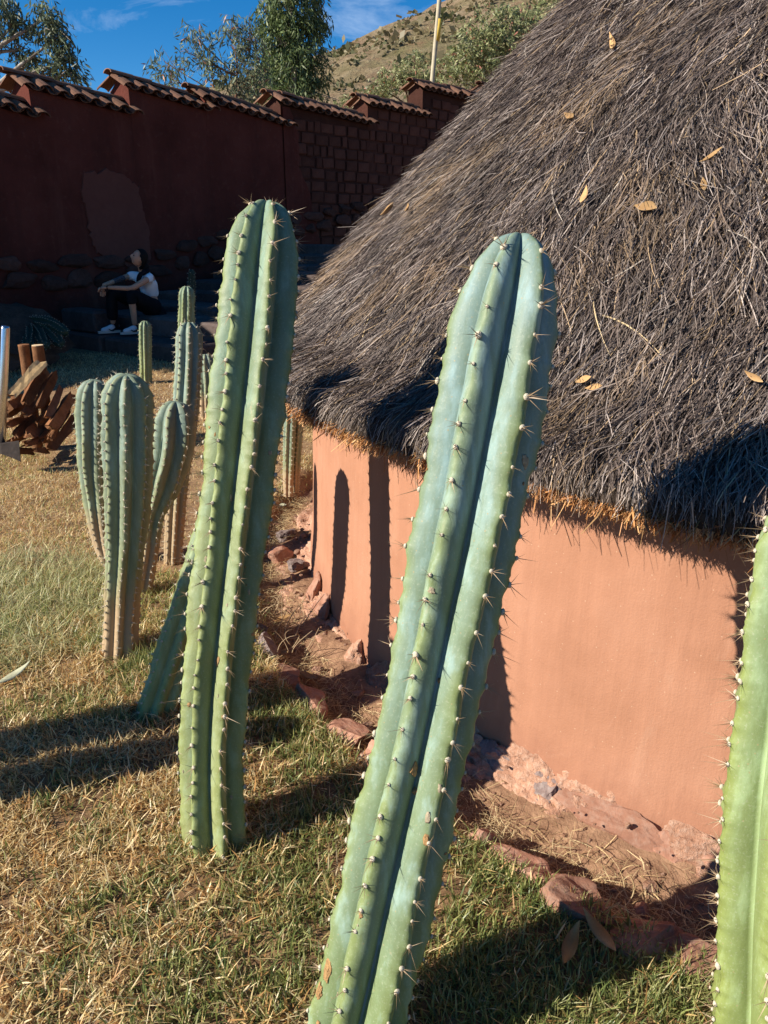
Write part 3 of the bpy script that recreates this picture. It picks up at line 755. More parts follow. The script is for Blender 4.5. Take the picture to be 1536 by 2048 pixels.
for (sx_, sy_, r1, r2) in ((826, 1545, .010, .016), (655, 1935, .009, .026), (640, 1985, .008, .016), (832, 1580, .007, .008)):
    dd = np.hypot(*(pxA - np.array([sx_, sy_])).T); dd[~face_] = 1e9; i_ = int(dd.argmin())
    nn_ = Vector(nA[i_].tolist()); t1 = nn_.cross(Vector((0, 0, 1))).normalized(); t2 = nn_.cross(t1)
    v_, q_, f_ = rock_geo(vA[i_], t1 * r1, t2 * r2, nn_ * .004, int(sx_), .5, 4, ICO3)
    ob_ = link('scar', mesh_np('scar', v_, None, f_, True), 'cork_scar', stA); ob_['label'] = 'corky orange scar'
# the green one left of it
pB = lean_path([(432, 1690), (427, 1500), (440, 1300), (475, 1000), (510, 700), (528, 500), (536, 392)], 1.69, .341)
cactus('straight tall green cactus standing in the lawn, its top against the dark wall', [dict(path=[pB[0] + Vector((0, -.02, -.08))] + pB, radii=[.088, .090, .092, .098, .104, .106, .104], ribs=7, phase=rad(-28), spacing=.047, groove=.52, dome=2.1, per=8, ang=14, seed=8)], 'cactus_green', (pB[0].x, pB[0].y, 0), True)
# small scabs and insect marks on the two tall ones
def scabs(st_, n_, seed, lo, hi):
    rr_ = np.random.default_rng(seed); me_ = st_.data; co = np.empty(len(me_.vertices) * 3, np.float32); me_.vertices.foreach_get('co', co); co = co.reshape(-1, 3); no = np.empty(co.size, np.float32); me_.vertices.foreach_get('normal', no); no = no.reshape(-1, 3)
    ok = np.nonzero(((np.array([0, 0, CAM_H]) - co) * no).sum(1) > 0)[0]; ok = ok[(co[ok, 2] > lo) & (co[ok, 2] < hi)]
    for i_ in rr_.choice(ok, n_, False):
        nn_ = Vector(no[i_].tolist()); t1 = nn_.cross(Vector((0, 0, 1))).normalized(); t2 = nn_.cross(t1); a_ = rr_.uniform(.0018, .0055) * (1.8 if rr_.random() < .15 else 1)
        v_, q_, f_ = rock_geo(co[i_], t1 * a_, t2 * a_ * rr_.uniform(1, 2.4), nn_ * .0016, int(i_), .5, 4, ICO2); link('scar', mesh_np('scar', v_, None, f_, True), 'scab' if rr_.random() < .7 else 'cork_scar', st_)
simple('scab', (.34, .28, .19), .95, .3, 60, bump=.5, bscale=300, dist=.004)
bigB = [o_ for o_ in bpy.data.objects if o_.get('label', '').startswith('straight tall')][0]
scabs(stA, 30, 5, .0, 1.2); scabs(bigB.children[0], 30, 6, .0, 1.1)
# the one cut by the right edge
pC = [at_Y(1532, 2120, 1.06), at_Y(1540, 1900, 1.10), at_Y(1556, 1650, 1.14), at_Y(1588, 1350, 1.19), at_Y(1622, 1120, 1.23), at_Y(1650, 985, 1.25)]
cactus('lime green spiny cactus cut off by the right edge of the picture', [dict(path=[pC[0] + Vector((0, -.01, -.1))] + pC, radii=[.112, .110, .106, .102, .100], ribs=6, phase=rad(-86), spacing=.044, groove=.55, per=8, ang=14, seed=21)], 'cactus_lime', (pC[0].x, pC[0].y, 0), True, 'long')
# clump left of it: two stems and an elbowed offset
d1 = [at_Y(238, 1325, 2.68), at_Y(243, 1200, 2.74), at_Y(252, 1050, 2.75), at_Y(254, 900, 2.74), at_Y(253, 742, 2.72)]
d2 = [at_Y(226, 1150, 3.46), at_Y(205, 1080, 3.56), at_Y(190, 950, 3.64), at_Y(188, 850, 3.66), at_Y(190, 755, 3.66)]
d3 = [at_Y(284, 1180, 3.22), at_Y(296, 1110, 3.27), at_Y(306, 1035, 3.29), at_Y(326, 968, 3.30), at_Y(346, 890, 3.31), at_Y(352, 797, 3.33)]
cactus('clump of thick blue-green cacti with brown corky feet left of the tall green cactus', [
    dict(path=[d1[0] + Vector((-.02, -.02, -.06))] + d1, radii=[.070, .068, .074, .088, .092, .092], ribs=8, phase=rad(-34), spacing=.036, groove=.66, per=5, ang=10, seed=31),
    dict(path=d2, radii=[.03, .056, .078, .084, .082], ribs=7, phase=rad(-20), spacing=.036, groove=.66, per=5, ang=10, seed=32),
    dict(path=d3, radii=[.044, .046, .052, .086, .094, .090], ribs=7, phase=rad(-5), spacing=.036, groove=.66, per=5, ang=10, seed=33)], 'cactus_corky', (d1[0].x, d1[0].y, 0))
# leaning one behind the green cactus
pE = [at_Y(312, 1425, 2.30), at_Y(388, 1200, 2.40), at_Y(438, 1040, 2.46), at_Y(500, 830, 2.53), at_Y(532, 700, 2.575), at_Y(545, 634, 2.595)]
cactus('slanting cactus rising from the lawn and passing behind the tall green cactus', [dict(path=[pE[0] + Vector((-.04, -.03, -.08))] + pE, radii=[.072, .074, .076, .078, .076, .072], ribs=7, phase=rad(-42), spacing=.045, groove=.64, per=6, ang=10, seed=41)], 'cactus_green', (pE[0].x, pE[0].y, 0))
# farther ones
pF = [at_Y(345, 1130, 3.58), at_Y(352, 1000, 3.66), at_Y(368, 850, 3.76), at_Y(377, 720, 3.86), at_Y(378, 641, 3.92)]
cactus('pale sunlit cactus with white spiny ribs behind the clump', [dict(path=pF, radii=[.045, .052, .062, .068, .068], ribs=8, phase=rad(-30), spacing=.034, groove=.66, per=4, ang=8, seed=51, scallop=.06)], 'cactus_corky', (pF[0].x, pF[0].y, 0))
pF2 = [at_Y(416, 838, 6.75), at_Y(414, 770, 6.8), at_Y(411, 706, 6.85)]
cactus('short dark cactus half hidden behind the tall green cactus', [dict(path=pF2, radii=[.07, .08, .07], ribs=8, phase=0, spacing=.045, groove=.66, per=4, ang=6, seed=52)], 'cactus_corky', (pF2[0].x, pF2[0].y, 0))
pG = [at_z(292, 767, 0), at_Y(291, 715, 8.40), at_Y(290, 640, 8.42)]
cactus('slim dark cactus in shade in front of the seated person', [dict(path=pG, radii=[.066, .068, .066], ribs=8, phase=rad(10), spacing=.045, groove=.66, per=4, ang=6, seed=53)], 'cactus_green', (pG[0].x, pG[0].y, 0))
pH = [at_Y(372, 737, 9.3), at_Y(373, 650, 9.32), at_Y(374, 570, 9.34)]
cactus('dark green cactus standing by the stone steps in shade', [dict(path=pH, radii=[.09, .10, .10], ribs=8, phase=rad(-12), spacing=.05, groove=.66, per=4, ang=6, seed=54)], 'cactus_green', (pH[0].x, pH[0].y, 0))
pI = [at_Y(384, 650, 11.0), at_Y(383, 595, 11.0), at_Y(383, 538, 11.0)]
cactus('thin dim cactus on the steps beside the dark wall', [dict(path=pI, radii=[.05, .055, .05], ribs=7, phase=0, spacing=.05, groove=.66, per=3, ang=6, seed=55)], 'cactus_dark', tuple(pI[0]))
j1 = [at_z(576, 993, 0), at_Y(577, 930, 4.66), at_Y(579, 858, 4.68), at_Y(581, 815, 4.69)]; j2 = [at_z(590, 985, 0), at_Y(592, 920, 4.72), at_Y(597, 850, 4.74), at_Y(600, 812, 4.75)]
cactus('pair of thin yellowish cactus stems under the left end of the thatch', [dict(path=j1, radii=[.030, .036, .040, .038], ribs=6, phase=rad(-25), spacing=.035, groove=.62, per=4, ang=8, seed=56), dict(path=j2, radii=[.028, .034, .036, .034], ribs=6, phase=rad(5), spacing=.035, groove=.62, per=4, ang=8, seed=57)], 'cactus_corky', (j1[0].x, j1[0].y, 0))
# sprawling one in the bed and one lying by the frame
ks = []
for q, (x, y, yy) in enumerate([(134, 666, 9.3), (124, 690, 9.2), (92, 694, 9.1), (58, 692, 9.1)]):
    ks.append(dict(path=[at_Y(46 + q * 4, 640 + q * 2, 9.9), at_Y((50 + x) / 2 + 6, (640 + y) / 2 - 6, 9.55), at_Y(x, y, yy)], radii=[.06, .075, .065], ribs=7, phase=q, spacing=.05, groove=.66, per=3, ang=6, seed=60 + q))
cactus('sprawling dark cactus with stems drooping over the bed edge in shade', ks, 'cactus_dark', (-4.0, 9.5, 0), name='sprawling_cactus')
# a neighbour just outside the frame on the left; its shade lies across the lawn
pN = [Vector((-2.05, 1.80, -.05)), Vector((-2.04, 1.82, .5)), Vector((-2.0, 1.86, 1.0)), Vector((-1.98, 1.88, 1.35))]
cactus('thick green cactus standing beside the lawn left of the picture', [dict(path=pN, radii=[.10, .105, .105, .10], ribs=7, phase=0, spacing=.05, groove=.64, per=4, ang=8, seed=71), dict(path=[p + Vector((.08, -.19, 0)) for p in pN[:3]], radii=[.09, .095, .09], ribs=7, phase=0, spacing=.05, groove=.64, per=4, ang=8, seed=72)], 'cactus_green', (-2.05, 1.80, 0))

# ------------------------------------------------------------------ boundary wall
WA = rad(37); U = Vector((math.sin(WA), math.cos(WA), 0)); Nn = Vector((math.cos(WA), -math.sin(WA), 0)); W0 = Vector((-3.9, 12.6, 0))
def Wp(s, o, z): return W0 + U * s + Nn * o + Vector((0, 0, z))
def on_wall(px, py, off=.0):
    a, sl_ = ray(px, py); p0 = W0 + Nn * off; t = (p0.x * Nn.x + p0.y * Nn.y) / (a * Nn.x + Nn.y)
    q = Vector((a * t, t, 0)) - p0
    return q.dot(U), CAM_H + sl_ * t
wall = root('adobe_wall', 'long dark red adobe wall in shade topped with stepped clay tiles', 'wall', tuple(Wp(0, 0, 0)))
secs = [((0, 210), (91, 237)), ((52, 171), (280, 229)), ((254, 171), (433, 223)), ((410, 197), (590, 254)), ((565, 205), (754, 250)), ((741, 209), (861, 233)), ((852, 177), (939, 199)), ((918, 188), (1000, 193))]
SS = []
for l_, r_ in secs:
    s0, z0 = on_wall(*l_, .12); s1, z1 = on_wall(*r_, .12); SS.append([s0, z0, s1, z1])
SS[0][1] += (SS[0][1] - SS[0][3]) / (SS[0][2] - SS[0][0]) * 1.3; SS[0][0] -= 1.3
# two lower bays beyond the left edge, two higher ones behind the hut
for _ in range(4): SS = [[SS[0][0] - 1.7, SS[0][1] - .1, SS[0][0] + .05, SS[0][1] - .28]] + SS
s0, z0, s1, z1 = SS[-1]; SS[-1] = [s0, z0, s0 + 1.6, z0 - .05]; SS.append([s0 + 1.55, z0 + .25, s0 + 3.3, z0 + .2])
# tile mesh: a tapered clay half-pipe, axis along +Y, convex up
def tile_mesh(w0=.105, w1=.085, ln=.36, th_=.016, n=7):
    V = []
    for y, w_ in ((0, w0), (ln, w1)):
        for rr_ in (w_, w_ - th_):
            for k_ in range(n):
                a = PI * k_ / (n - 1); V.append((rr_ * math.cos(a), y, rr_ * .62 * math.sin(a)))
    V = np.array(V); Q = []
    O = lambda e, l_, k_: e * 2 * n + l_ * n + k_
    for k_ in range(n - 1):
        Q += [(O(0, 0, k_), O(0, 0, k_ + 1), O(1, 0, k_ + 1), O(1, 0, k_)), (O(0, 1, k_), O(1, 1, k_), O(1, 1, k_ + 1), O(0, 1, k_ + 1)),
              (O(0, 0, k_), O(0, 1, k_), O(0, 1, k_ + 1), O(0, 0, k_ + 1)), (O(1, 0, k_), O(1, 0, k_ + 1), O(1, 1, k_ + 1), O(1, 1, k_))]
    Q += [(O(0, 0, 0), O(1, 0, 0), O(1, 1, 0), O(0, 1, 0)), (O(0, 0, n - 1), O(0, 1, n - 1), O(1, 1, n - 1), O(1, 0, n - 1))]
    me = mesh_np('roof_tile', V, Q); me.materials.append(M['roof_tile']); return me
TILE = tile_mesh()
def put_tile(parent, p, ydir, zdir, flip=False, sc_=1.0):
    y = ydir.normalized(); z = zdir - y * zdir.dot(y); z.normalize(); x = y.cross(z)
    if flip: z = -z; x = -x
    m = Matrix((x, y, z)).transposed().to_4x4() @ Matrix.Rotation(RND.gauss(0, .05), 4, 'Z') @ Matrix.Scale(sc_, 4)
    m.translation = p - total_loc(parent)
    o = bpy.data.objects.new('roof_tile', TILE); COL.objects.link(o); o.parent = parent; o.matrix_basis = m
TH = .42                                        # wall thickness
brick_s0 = on_wall(592, 350)[0]
for i, (s0, z0, s1, z1) in enumerate(SS):
    sb = SS[i + 1][0] if i + 1 < len(SS) else s1  # where the next, higher bay begins
    sa = s0 + .10
    bricky = s0 > brick_s0 - 1.2
    zb = -.3
    ns = 10; ss = np.linspace(sa, sb + .10, ns)
    V = []; Q = []
    for s in ss:
        ze = np.interp(s, [s0, s1], [z0, z1])
        for o_, z_ in ((0, zb), (0, ze - .01), (-.21, ze + .155), (-TH, ze - .01), (-TH, zb)):
            w_ = .012 * noise.noise(Vector((s * 1.5, z_ * 1.5, o_)))
            V.append(Wp(s, o_ + (w_ if o_ == 0 else 0) - (.03 if bricky and o_ == 0 else 0), z_))
    V = np.array([list(v) for v in V])
    for k_ in range(ns - 1):
        for e in range(4): Q.append((k_ * 5 + e, (k_ + 1) * 5 + e, (k_ + 1) * 5 + e + 1, k_ * 5 + e + 1))
    Tf = []
    for k_ in (0, ns - 1):
        b = k_ * 5; tri = [(b, b + 1, b + 2), (b, b + 2, b + 4), (b + 2, b + 3, b + 4)]
        Tf += tri if k_ else [t_[::-1] for t_ in tri]
    bay = link('bay', mesh_np('bay', V, Q, Tf), 'adobe_joint' if bricky else 'adobe_plaster', wall)
    # coping: cover tiles on both slopes, pans between them in front, caps on the ridge
    nt_ = max(4, round((s1 - s0) / .235)); slope = (U * (s1 - s0) + Vector((0, 0, z1 - z0))).normalized()
    for k_ in range(nt_ + 1):
        s = s0 + .05 + (s1 - s0 - .08) * k_ / nt_; ze = np.interp(s, [s0, s1], [z0, z1]) + RND.gauss(0, .008)
        yd = -Nn * .33 + Vector((0, 0, .165)); zd = Nn * .4 + Vector((0, 0, 1))
        put_tile(bay, Wp(s, .13 + RND.gauss(0, .012), ze + .005), yd, zd)
        if k_ < nt_:
            s_ = s + (s1 - s0 - .08) / nt_ / 2; put_tile(bay, Wp(s_, .11, np.interp(s_, [s0, s1], [z0, z1]) + .035), yd, zd, True, .95)
        put_tile(bay, Wp(s, -TH - .13, ze + .005), Nn * .33 + Vector((0, 0, .165)), -Nn * .4 + Vector((0, 0, 1)))
    nr2 = max(3, round((s1 - s0) / .31))
    for k_ in range(nr2):
        s = s0 - .03 + (s1 - s0) * (k_ + 1) / nr2; ze = np.interp(s, [s0, s1], [z0, z1]) + .175
        put_tile(bay, Wp(s, -.21 + RND.gauss(0, .01), ze + .012 * (k_ % 2)), -slope, Vector((0, 0, 1)), False, 1.12)
# bricks where the render has gone
bricks_bay = [c for c in wall.children if c.name.startswith('bay')]
BR = []
for q in range(4):
    v, qd, tr = soft_box((0, 0, 0), (.172, 0, 0), (0, .06, 0), (0, 0, .091), .2, .06, q); me = mesh_np('brick', v, qd, tr); me.materials.append(M['adobe_brick']); BR.append(me)
rowh = .205; nb = 0; rot = Matrix((U, -Nn, Vector((0, 0, 1)))).transposed().to_4x4()
s_lo, s_hi = brick_s0 - .15, on_wall(985, 250)[0]
for row in range(22):
    z = .30 + row * rowh; s = s_lo + (.2 if row % 2 else 0) + RND.uniform(-.05, .05) - .4
    while s < s_hi:
        half = RND.random() < .28; wl = .5 if half else RND.uniform(.92, 1.12); ln_ = .355 * wl
        sc_ = s + ln_ / 2
        lim = s_lo - .1 + max(0, 3.4 - z) * .16
        if sc_ > lim:
            j = next((b for b in range(len(SS) - 1, -1, -1) if SS[b][0] + .10 <= sc_ - ln_ * .35), None)
            if j is not None:
                ze = np.interp(sc_, [SS[j][0], SS[j][2]], [SS[j][1], SS[j][3]])
                pc = Wp(sc_, 0, z); dep = pc.y
                # seen? the thatch hides the lower right
                pxx = 768 + FPX * pc.x / (pc.y * math.cos(PITCH) - (z - CAM_H) * math.sin(PITCH)); pyy = 1024 - FPX * (pc.y * math.sin(PITCH) + (z - CAM_H) * math.cos(PITCH)) / (pc.y * math.cos(PITCH) - (z - CAM_H) * math.sin(PITCH))
                hid = pyy > 700 - (pxx - 590) * 1.02 + 45
                if z < ze - .10 and not hid and nb < 300 and z > .75:
                    par = bricks_bay[j]; o = bpy.data.objects.new('brick', BR[RND.randrange(4)]); COL.objects.link(o); o.parent = par
                    m = rot @ Matrix.Rotation(RND.gauss(0, .022), 4, 'Y') @ Matrix.Diagonal((wl * (.94 if not half else .90), 1, RND.uniform(.93, 1.02), 1))
                    m.translation = Wp(sc_, -.068 + RND.gauss(0, .008), z + RND.gauss(0, .008)) - total_loc(par)
                    o.matrix_basis = m; nb += 1
        s += ln_ + .02
# remains of the render left of the brickwork, with a broken edge
jb = next(b_ for b_ in range(len(SS) - 1, -1, -1) if SS[b_][0] + .10 <= s_lo + .3); Vp = []; zt_ = SS[jb][1] - .04
zr_ = np.linspace(.5, zt_, 46)
for z_ in zr_:
    e_ = s_lo + .04 + (zt_ - z_) * .30 + .16 * noise.noise(Vector((0, z_ * 1.7, 5))) + .09 * noise.noise(Vector((0, z_ * 7, 2)))
    Vp += [list(Wp(SS[jb][0] + .101, .020, z_)), list(Wp(e_, .018, z_)), list(Wp(e_ + .006, -.04, z_))]
o = link('plaster_remnant', mesh_np('plaster_remnant', np.array(Vp), grid_faces(len(zr_), 3)), 'adobe_plaster', bricks_bay[jb])
# lighter repair patch
pts = [(168, 345), (205, 341), (250, 352), (275, 372), (284, 420), (296, 460), (300, 510), (298, 528), (262, 534), (232, 530), (215, 512), (192, 508), (180, 470), (172, 420), (160, 385)]
P2 = [on_wall(*p, .0) for p in pts]; fine = []
for q in range(len(P2)):
    a, b = P2[q], P2[(q + 1) % len(P2)]
    for t in np.linspace(0, 1, 6, endpoint=False): fine.append((a[0] + (b[0] - a[0]) * t + RND.gauss(0, .012), a[1] + (b[1] - a[1]) * t + RND.gauss(0, .018)))
cs = (np.mean([p[0] for p in fine]), np.mean([p[1] for p in fine])); nf = len(fine)
V = [list(Wp(cs[0], .030, cs[1]))] + [list(Wp(a, .024, b)) for a, b in fine] + [list(Wp(cs[0] + (a - cs[0]) * 1.02, -.02, cs[1] + (b - cs[1]) * 1.02)) for a, b in fine]
T3 = []
for q in range(nf):
    q2 = (q + 1) % nf; T3 += [(0, 1 + q, 1 + q2), (1 + q, 1 + nf + q, 1 + nf + q2), (1 + q, 1 + nf + q2, 1 + q2)]
o = link('plaster_patch', mesh_np('plaster_patch', np.array(V), None, T3), 'adobe_patch', wall); o['label'] = 'paler repaired plaster patch with ragged edges'
# rubble footing
k = 0
for row, (zc, hh) in enumerate(((.86, .13), (1.10, .10))):
    s = -2.2
    while s < 9.2:
        wl = RND.uniform(.16, .30)
        zr = zc + max(0, s + .6) * .155
        stone_obj('stone', rock_geo(Wp(s + wl, .02, zr + RND.gauss(0, .02)), U * wl, Nn * .07, Vector((0, 0, hh * RND.uniform(.85, 1.15))) + U * RND.gauss(0, .02), 200 + k, .2, 6), 'footing_stone', wall)
        s += wl * 2 - .01; k += 1

# raised bed, stone steps
def slab(name, s0, s1, o0, o1, z0, z1, mat, parent, seed, jit=.012, bev=.16):
    c = Wp((s0 + s1) / 2, (o0 + o1) / 2, (z0 + z1) / 2); v, q, t = soft_box(c, U * (s1 - s0) / 2, Nn * (o1 - o0) / 2, Vector((0, 0, (z1 - z0) / 2)), bev, jit, seed)
    return link(name, mesh_np(name, v, q, t), mat, parent)
bed = root('planting_bed', 'raised earth bed at the foot of the wall left of the seated person', 'bed', tuple(Wp(-2, .7, 0)))
n1, n2 = 30, 14; sx = np.linspace(-6.5, -2.35, n1); ox = np.linspace(-.1, 1.9, n2)
V = np.array([[list(Wp(s, o_, .66 - (max(0, o_ - 1.0) ** 2) * .55 + .12 * (fbm(s, o_, 1.7)))) for o_ in ox] for s in sx]).reshape(-1, 3)
V[:, 2] = np.maximum(V[:, 2], .0)
link('soil', mesh_np('soil', V, grid_faces(n1, n2), smooth=True), 'bed_soil', bed)
for q in range(9):
    c = Wp(-6.0 + q * .42, 1.62 + RND.gauss(0, .05), .16); stone_obj('stone', rock_geo(c, U * .24, Nn * .15, Vector((0, 0, .2)), 300 + q, .2, 6), 'step_stone', bed)
steps = root('stone_steps', 'flight of worn stone steps climbing to the right along the wall', 'steps', tuple(Wp(-1, 1.5, 0)))
for q in range(9):
    sq = -1.55 + q * .58 if q else -1.55; zt = .22 + .20 * min(q, 1) + .125 * max(0, q - 1)
    splits = [.22, 1.15 + RND.uniform(-.2, .2), 2.05 + RND.uniform(-.2, .2), 3.0]
    for a, b in zip(splits[:-1], splits[1:]):
        slab('step', sq + RND.gauss(0, .03), sq + .72, a + .008, b - .008, zt - (.30 if q == 0 else .24), zt + RND.gauss(0, .012), 'step_stone', steps, 400 + q * 5 + int(a * 3), .018, .22)
# long kerb block beside the seat
slab('step', -1.50, -1.15, .25, 1.05, .22, .52, 'step_stone', steps, 471, .015, .2)

# ------------------------------------------------------------------ seated person
def skin_mesh(name, verts, edges, radii, levels=2, rootv=0):
    me = bpy.data.meshes.new(name); me.from_pydata([tuple(v) for v in verts], edges, []); ob = bpy.data.objects.new(name, me); COL.objects.link(ob)
    md = ob.modifiers.new('skin', 'SKIN'); md.use_smooth_shade = True; md.branch_smoothing = .6
    for q, r_ in enumerate(radii):
        sv = me.skin_vertices[0].data[q]; sv.radius = (r_, r_) if not isinstance(r_, tuple) else r_
        sv.use_root = q == rootv
    sb = ob.modifiers.new('sub', 'SUBSURF'); sb.levels = levels; sb.render_levels = levels
    dg = bpy.context.evaluated_depsgraph_get(); res = bpy.data.meshes.new_from_object(ob.evaluated_get(dg)); res.name = name
    for p in res.polygons: p.use_smooth = True
    bpy.data.objects.remove(ob); bpy.data.meshes.remove(me)
    return res
def chain(pts): return [(q, q + 1) for q in range(len(pts) - 1)]
hip = at_Y(303, 606, 11.12); YP = 11.12
person = root('person', 'seated person in white shirt and black trousers looking up, hands over knees', 'person', (hip.x, hip.y, .40))
chest = at_Y(296, 562, 11.10); neck = at_Y(283, 536, 11.06); headc = at_Y(278, 516, 11.02)
shN = at_Y(304, 553, 10.95); shF = at_Y(264, 550, 11.22); elN = at_Y(264, 577, 10.72); wrN = at_Y(214, 575, 10.62); elF = at_Y(234, 561, 10.95); wrF = at_Y(205, 571, 10.70)
knN = at_Y(262, 586, 10.66); knF = at_Y(222, 584, 10.78); anN = at_Y(270, 652, 10.74); anF = at_Y(226, 650, 10.84)
hpN = at_Y(306, 615, 10.98); hpF = at_Y(292, 612, 11.22)
# body: one surface from pelvis through neck, arms to the wrists, legs to the ankles
bv = [hip, chest, neck, neck + (headc - neck) * .45, shN, elN, wrN, shF, elF, wrF, hpN, knN, anN, hpF, knF, anF]
be = [(0, 1), (1, 2), (2, 3), (1, 4), (4, 5), (5, 6), (1, 7), (7, 8), (8, 9), (0, 10), (10, 11), (11, 12), (0, 13), (13, 14), (14, 15)]
brd = [.12, .115, .052, .05, .052, .038, .026, .05, .036, .026, .085, .058, .038, .085, .058, .038]
link('body', skin_mesh('body', bv, be, brd), 'skin', person)
# head: its own sculpted surface on the neck, face towards the left and up
fd = Vector((-.80, -.40, .42)).normalized(); up = Vector((.32, .12, .94)); up = (up - fd * up.dot(fd)).normalized(); rt = fd.cross(up)
v, f = ICO3; v = v.copy(); hv = []
for p in v:
    x, y, z = p                                 # x right, y forward, z up
    X_, Y_, Z_ = x * .074, y * .092, z * .112
    if z < 0: X_ *= 1 - .30 * (-z) ** 1.3; Y_ = Y_ * (1 - .22 * (-z) ** 2) + (.012 * (-z) if y > 0 else .0)
    if y > .3:
        nose = math.exp(-((x / .17) ** 2 + ((z + .14) / .19) ** 2)); Y_ += .032 * nose
        brow = math.exp(-((z - .16) / .08) ** 2) * (1 if abs(x) < .6 else 0); Y_ += .004 * brow
        sock = sum(math.exp(-(((x - sx_) / .17) ** 2 + ((z - .02) / .11) ** 2)) for sx_ in (-.40, .40)); Y_ -= .010 * sock
        chin = math.exp(-((x / .3) ** 2 + ((z + .85) / .15) ** 2)); Y_ += .010 * chin
        lipb = math.exp(-((x / .28) ** 2 + ((z + .47) / .09) ** 2)); Y_ += .006 * lipb
    hv.append(headc + rt * X_ + fd * Y_ + up * Z_)
head = link('head', mesh_np('head', np.array([list(p) for p in hv]), None, f, True), 'skin', person)
def blob(name, c, a, b, c3, mat, parent, ico=ICO2):
    v, f = ico; vv = np.array([list(c + a * p[0] + b * p[1] + c3 * p[2]) for p in v]); return link(name, mesh_np(name, vv, None, f, True), mat, parent)
for sg in (-1, 1):
    blob('eye', headc + rt * (.030 * sg) + fd * .078 + up * .004, rt * .016, fd * .010, up * .008, 'eye_dark', head)
    blob('ear', headc + rt * (.073 * sg) - fd * .012 - up * .010, rt * .010, fd * .020, up * .032, 'skin', head)
blob('mouth', headc + fd * .083 - up * .052, rt * .026, fd * .010, up * .009, 'lip', head)
v, f = ICO3; hv = []; hf = []
for p in v:
    x, y, z = p; k_ = 1.10 + .02 * noise.noise(Vector(p) * 6)
    back = max(0, -y)
    hv.append(headc - fd * .012 + up * .006 + rt * (x * .079 * k_) + fd * (y * .094 * k_) + up * (z * .114 * k_ - back * .0) - (up * .09 * back * (max(0, -z))))
keep = lambda p: (p[1] < .42 + .5 * p[2] - .25 * abs(p[0])) and p[2] > -.95 and (p[1] < .30 or p[2] > .45) and not (abs(p[0]) > .7 and p[2] < -.25 and p[1] > -.25)
hf = [t for t in f if all(keep(v[i]) for i in t)]
link('hair', mesh_np('hair', np.array([list(p) for p in hv]), None, hf, True), 'dark_hair', head)
pony = [headc - fd * .09 - up * .02, headc - fd * .13 - up * .09, headc - fd * .12 - up * .18, headc - fd * .10 - up * .25]
link('hair_length', skin_mesh('hair_length', pony, chain(pony), [.05, .055, .045, .02]), 'dark_hair', head)
# shirt and trousers follow the body
sv_ = [hip + Vector((0, 0, .05)), (hip + chest) / 2, chest, neck - (neck - chest) * .30, shN, shN + (elN - shN) * .38, shF, shF + (elF - shF) * .38]
link('shirt', skin_mesh('shirt', sv_, [(0, 1), (1, 2), (2, 3), (2, 4), (4, 5), (2, 6), (6, 7)], [.142, .135, .138, .070, .070, .062, .068, .060], 2, 2), 'white_cotton', person)
tv = [hip - Vector((0, 0, .01)), hpN, knN, knN + (anN - knN) * .35, hpF, knF, anF + (knF - anF) * .12]
link('trousers', skin_mesh('trousers', tv, [(0, 1), (1, 2), (2, 3), (0, 4), (4, 5), (5, 6)], [.150, .125, .085, .07, .12, .092, .075]), 'black_cloth', person)
sk_ = [hip + Vector((.04, .0, -.05)), at_Y(318, 632, 11.1), at_Y(322, 648, 11.05)]
link('loose_cloth', skin_mesh('loose_cloth', sk_, chain(sk_), [.13, .13, .10]), 'black_cloth', person)
scf = [at_Y(300, 540, 11.0), at_Y(280, 549, 10.92), at_Y(277, 560, 10.9), at_Y(280, 575, 10.92)]
link('scarf', skin_mesh('scarf', scf, chain(scf), [.03, .034, .036, .034]), 'black_cloth', person)
link('sleeve_tattoo', skin_mesh('sleeve_tattoo', [shF + (elF - shF) * .45, elF, elF + (wrF - elF) * .35], [(0, 1), (1, 2)], [.048, .041, .037]), 'tattooed_skin', person)
def hand(wr, dirv, side, parent, curl):
    """palm with four fingers and a thumb, each finger a chain of its own"""
    d = dirv.normalized(); s = (side - d * side.dot(d)).normalized(); n_ = d.cross(s)
    vs = [wr, wr + d * .045, wr + d * .082]; ed = [(0, 1), (1, 2)]; rd = [.025, (.036, .018), (.036, .016)]
    palm = skin_mesh('hand', vs, ed, rd, 2); h = link('hand', palm, 'skin', parent)
    for q, (off, ln_) in enumerate(((-.030, .062), (-.010, .072), (.010, .068), (.029, .054))):
        b = wr + d * .075 + s * off; c1 = (d + Vector((0, 0, -curl))).normalized(); c2 = (d * .6 + Vector((0, 0, -curl * 1.6))).normalized()
        fv = [b, b + c1 * ln_ * .45, b + c1 * ln_ * .45 + c2 * ln_ * .3, b + c1 * ln_ * .45 + c2 * ln_ * .58]
        link('finger', skin_mesh('finger', fv, chain(fv), [.0095, .009, .0085, .007], 1), 'skin', h)
    b = wr + d * .025 - s * .028; fv = [b, b + (d * .5 - s * .6).normalized() * .032, b + (d * .5 - s * .6).normalized() * .032 + d * .026]
    link('thumb', skin_mesh('thumb', fv, chain(fv), [.0115, .0105, .008], 1), 'skin', h)
hand(wrF, Vector((-.05, -.12, -1)), Vector((1, .4, 0)), person, .35)
hand(wrN, Vector((-.95, -.15, -.10)), Vector((.1, -.9, .1)), person, .5)
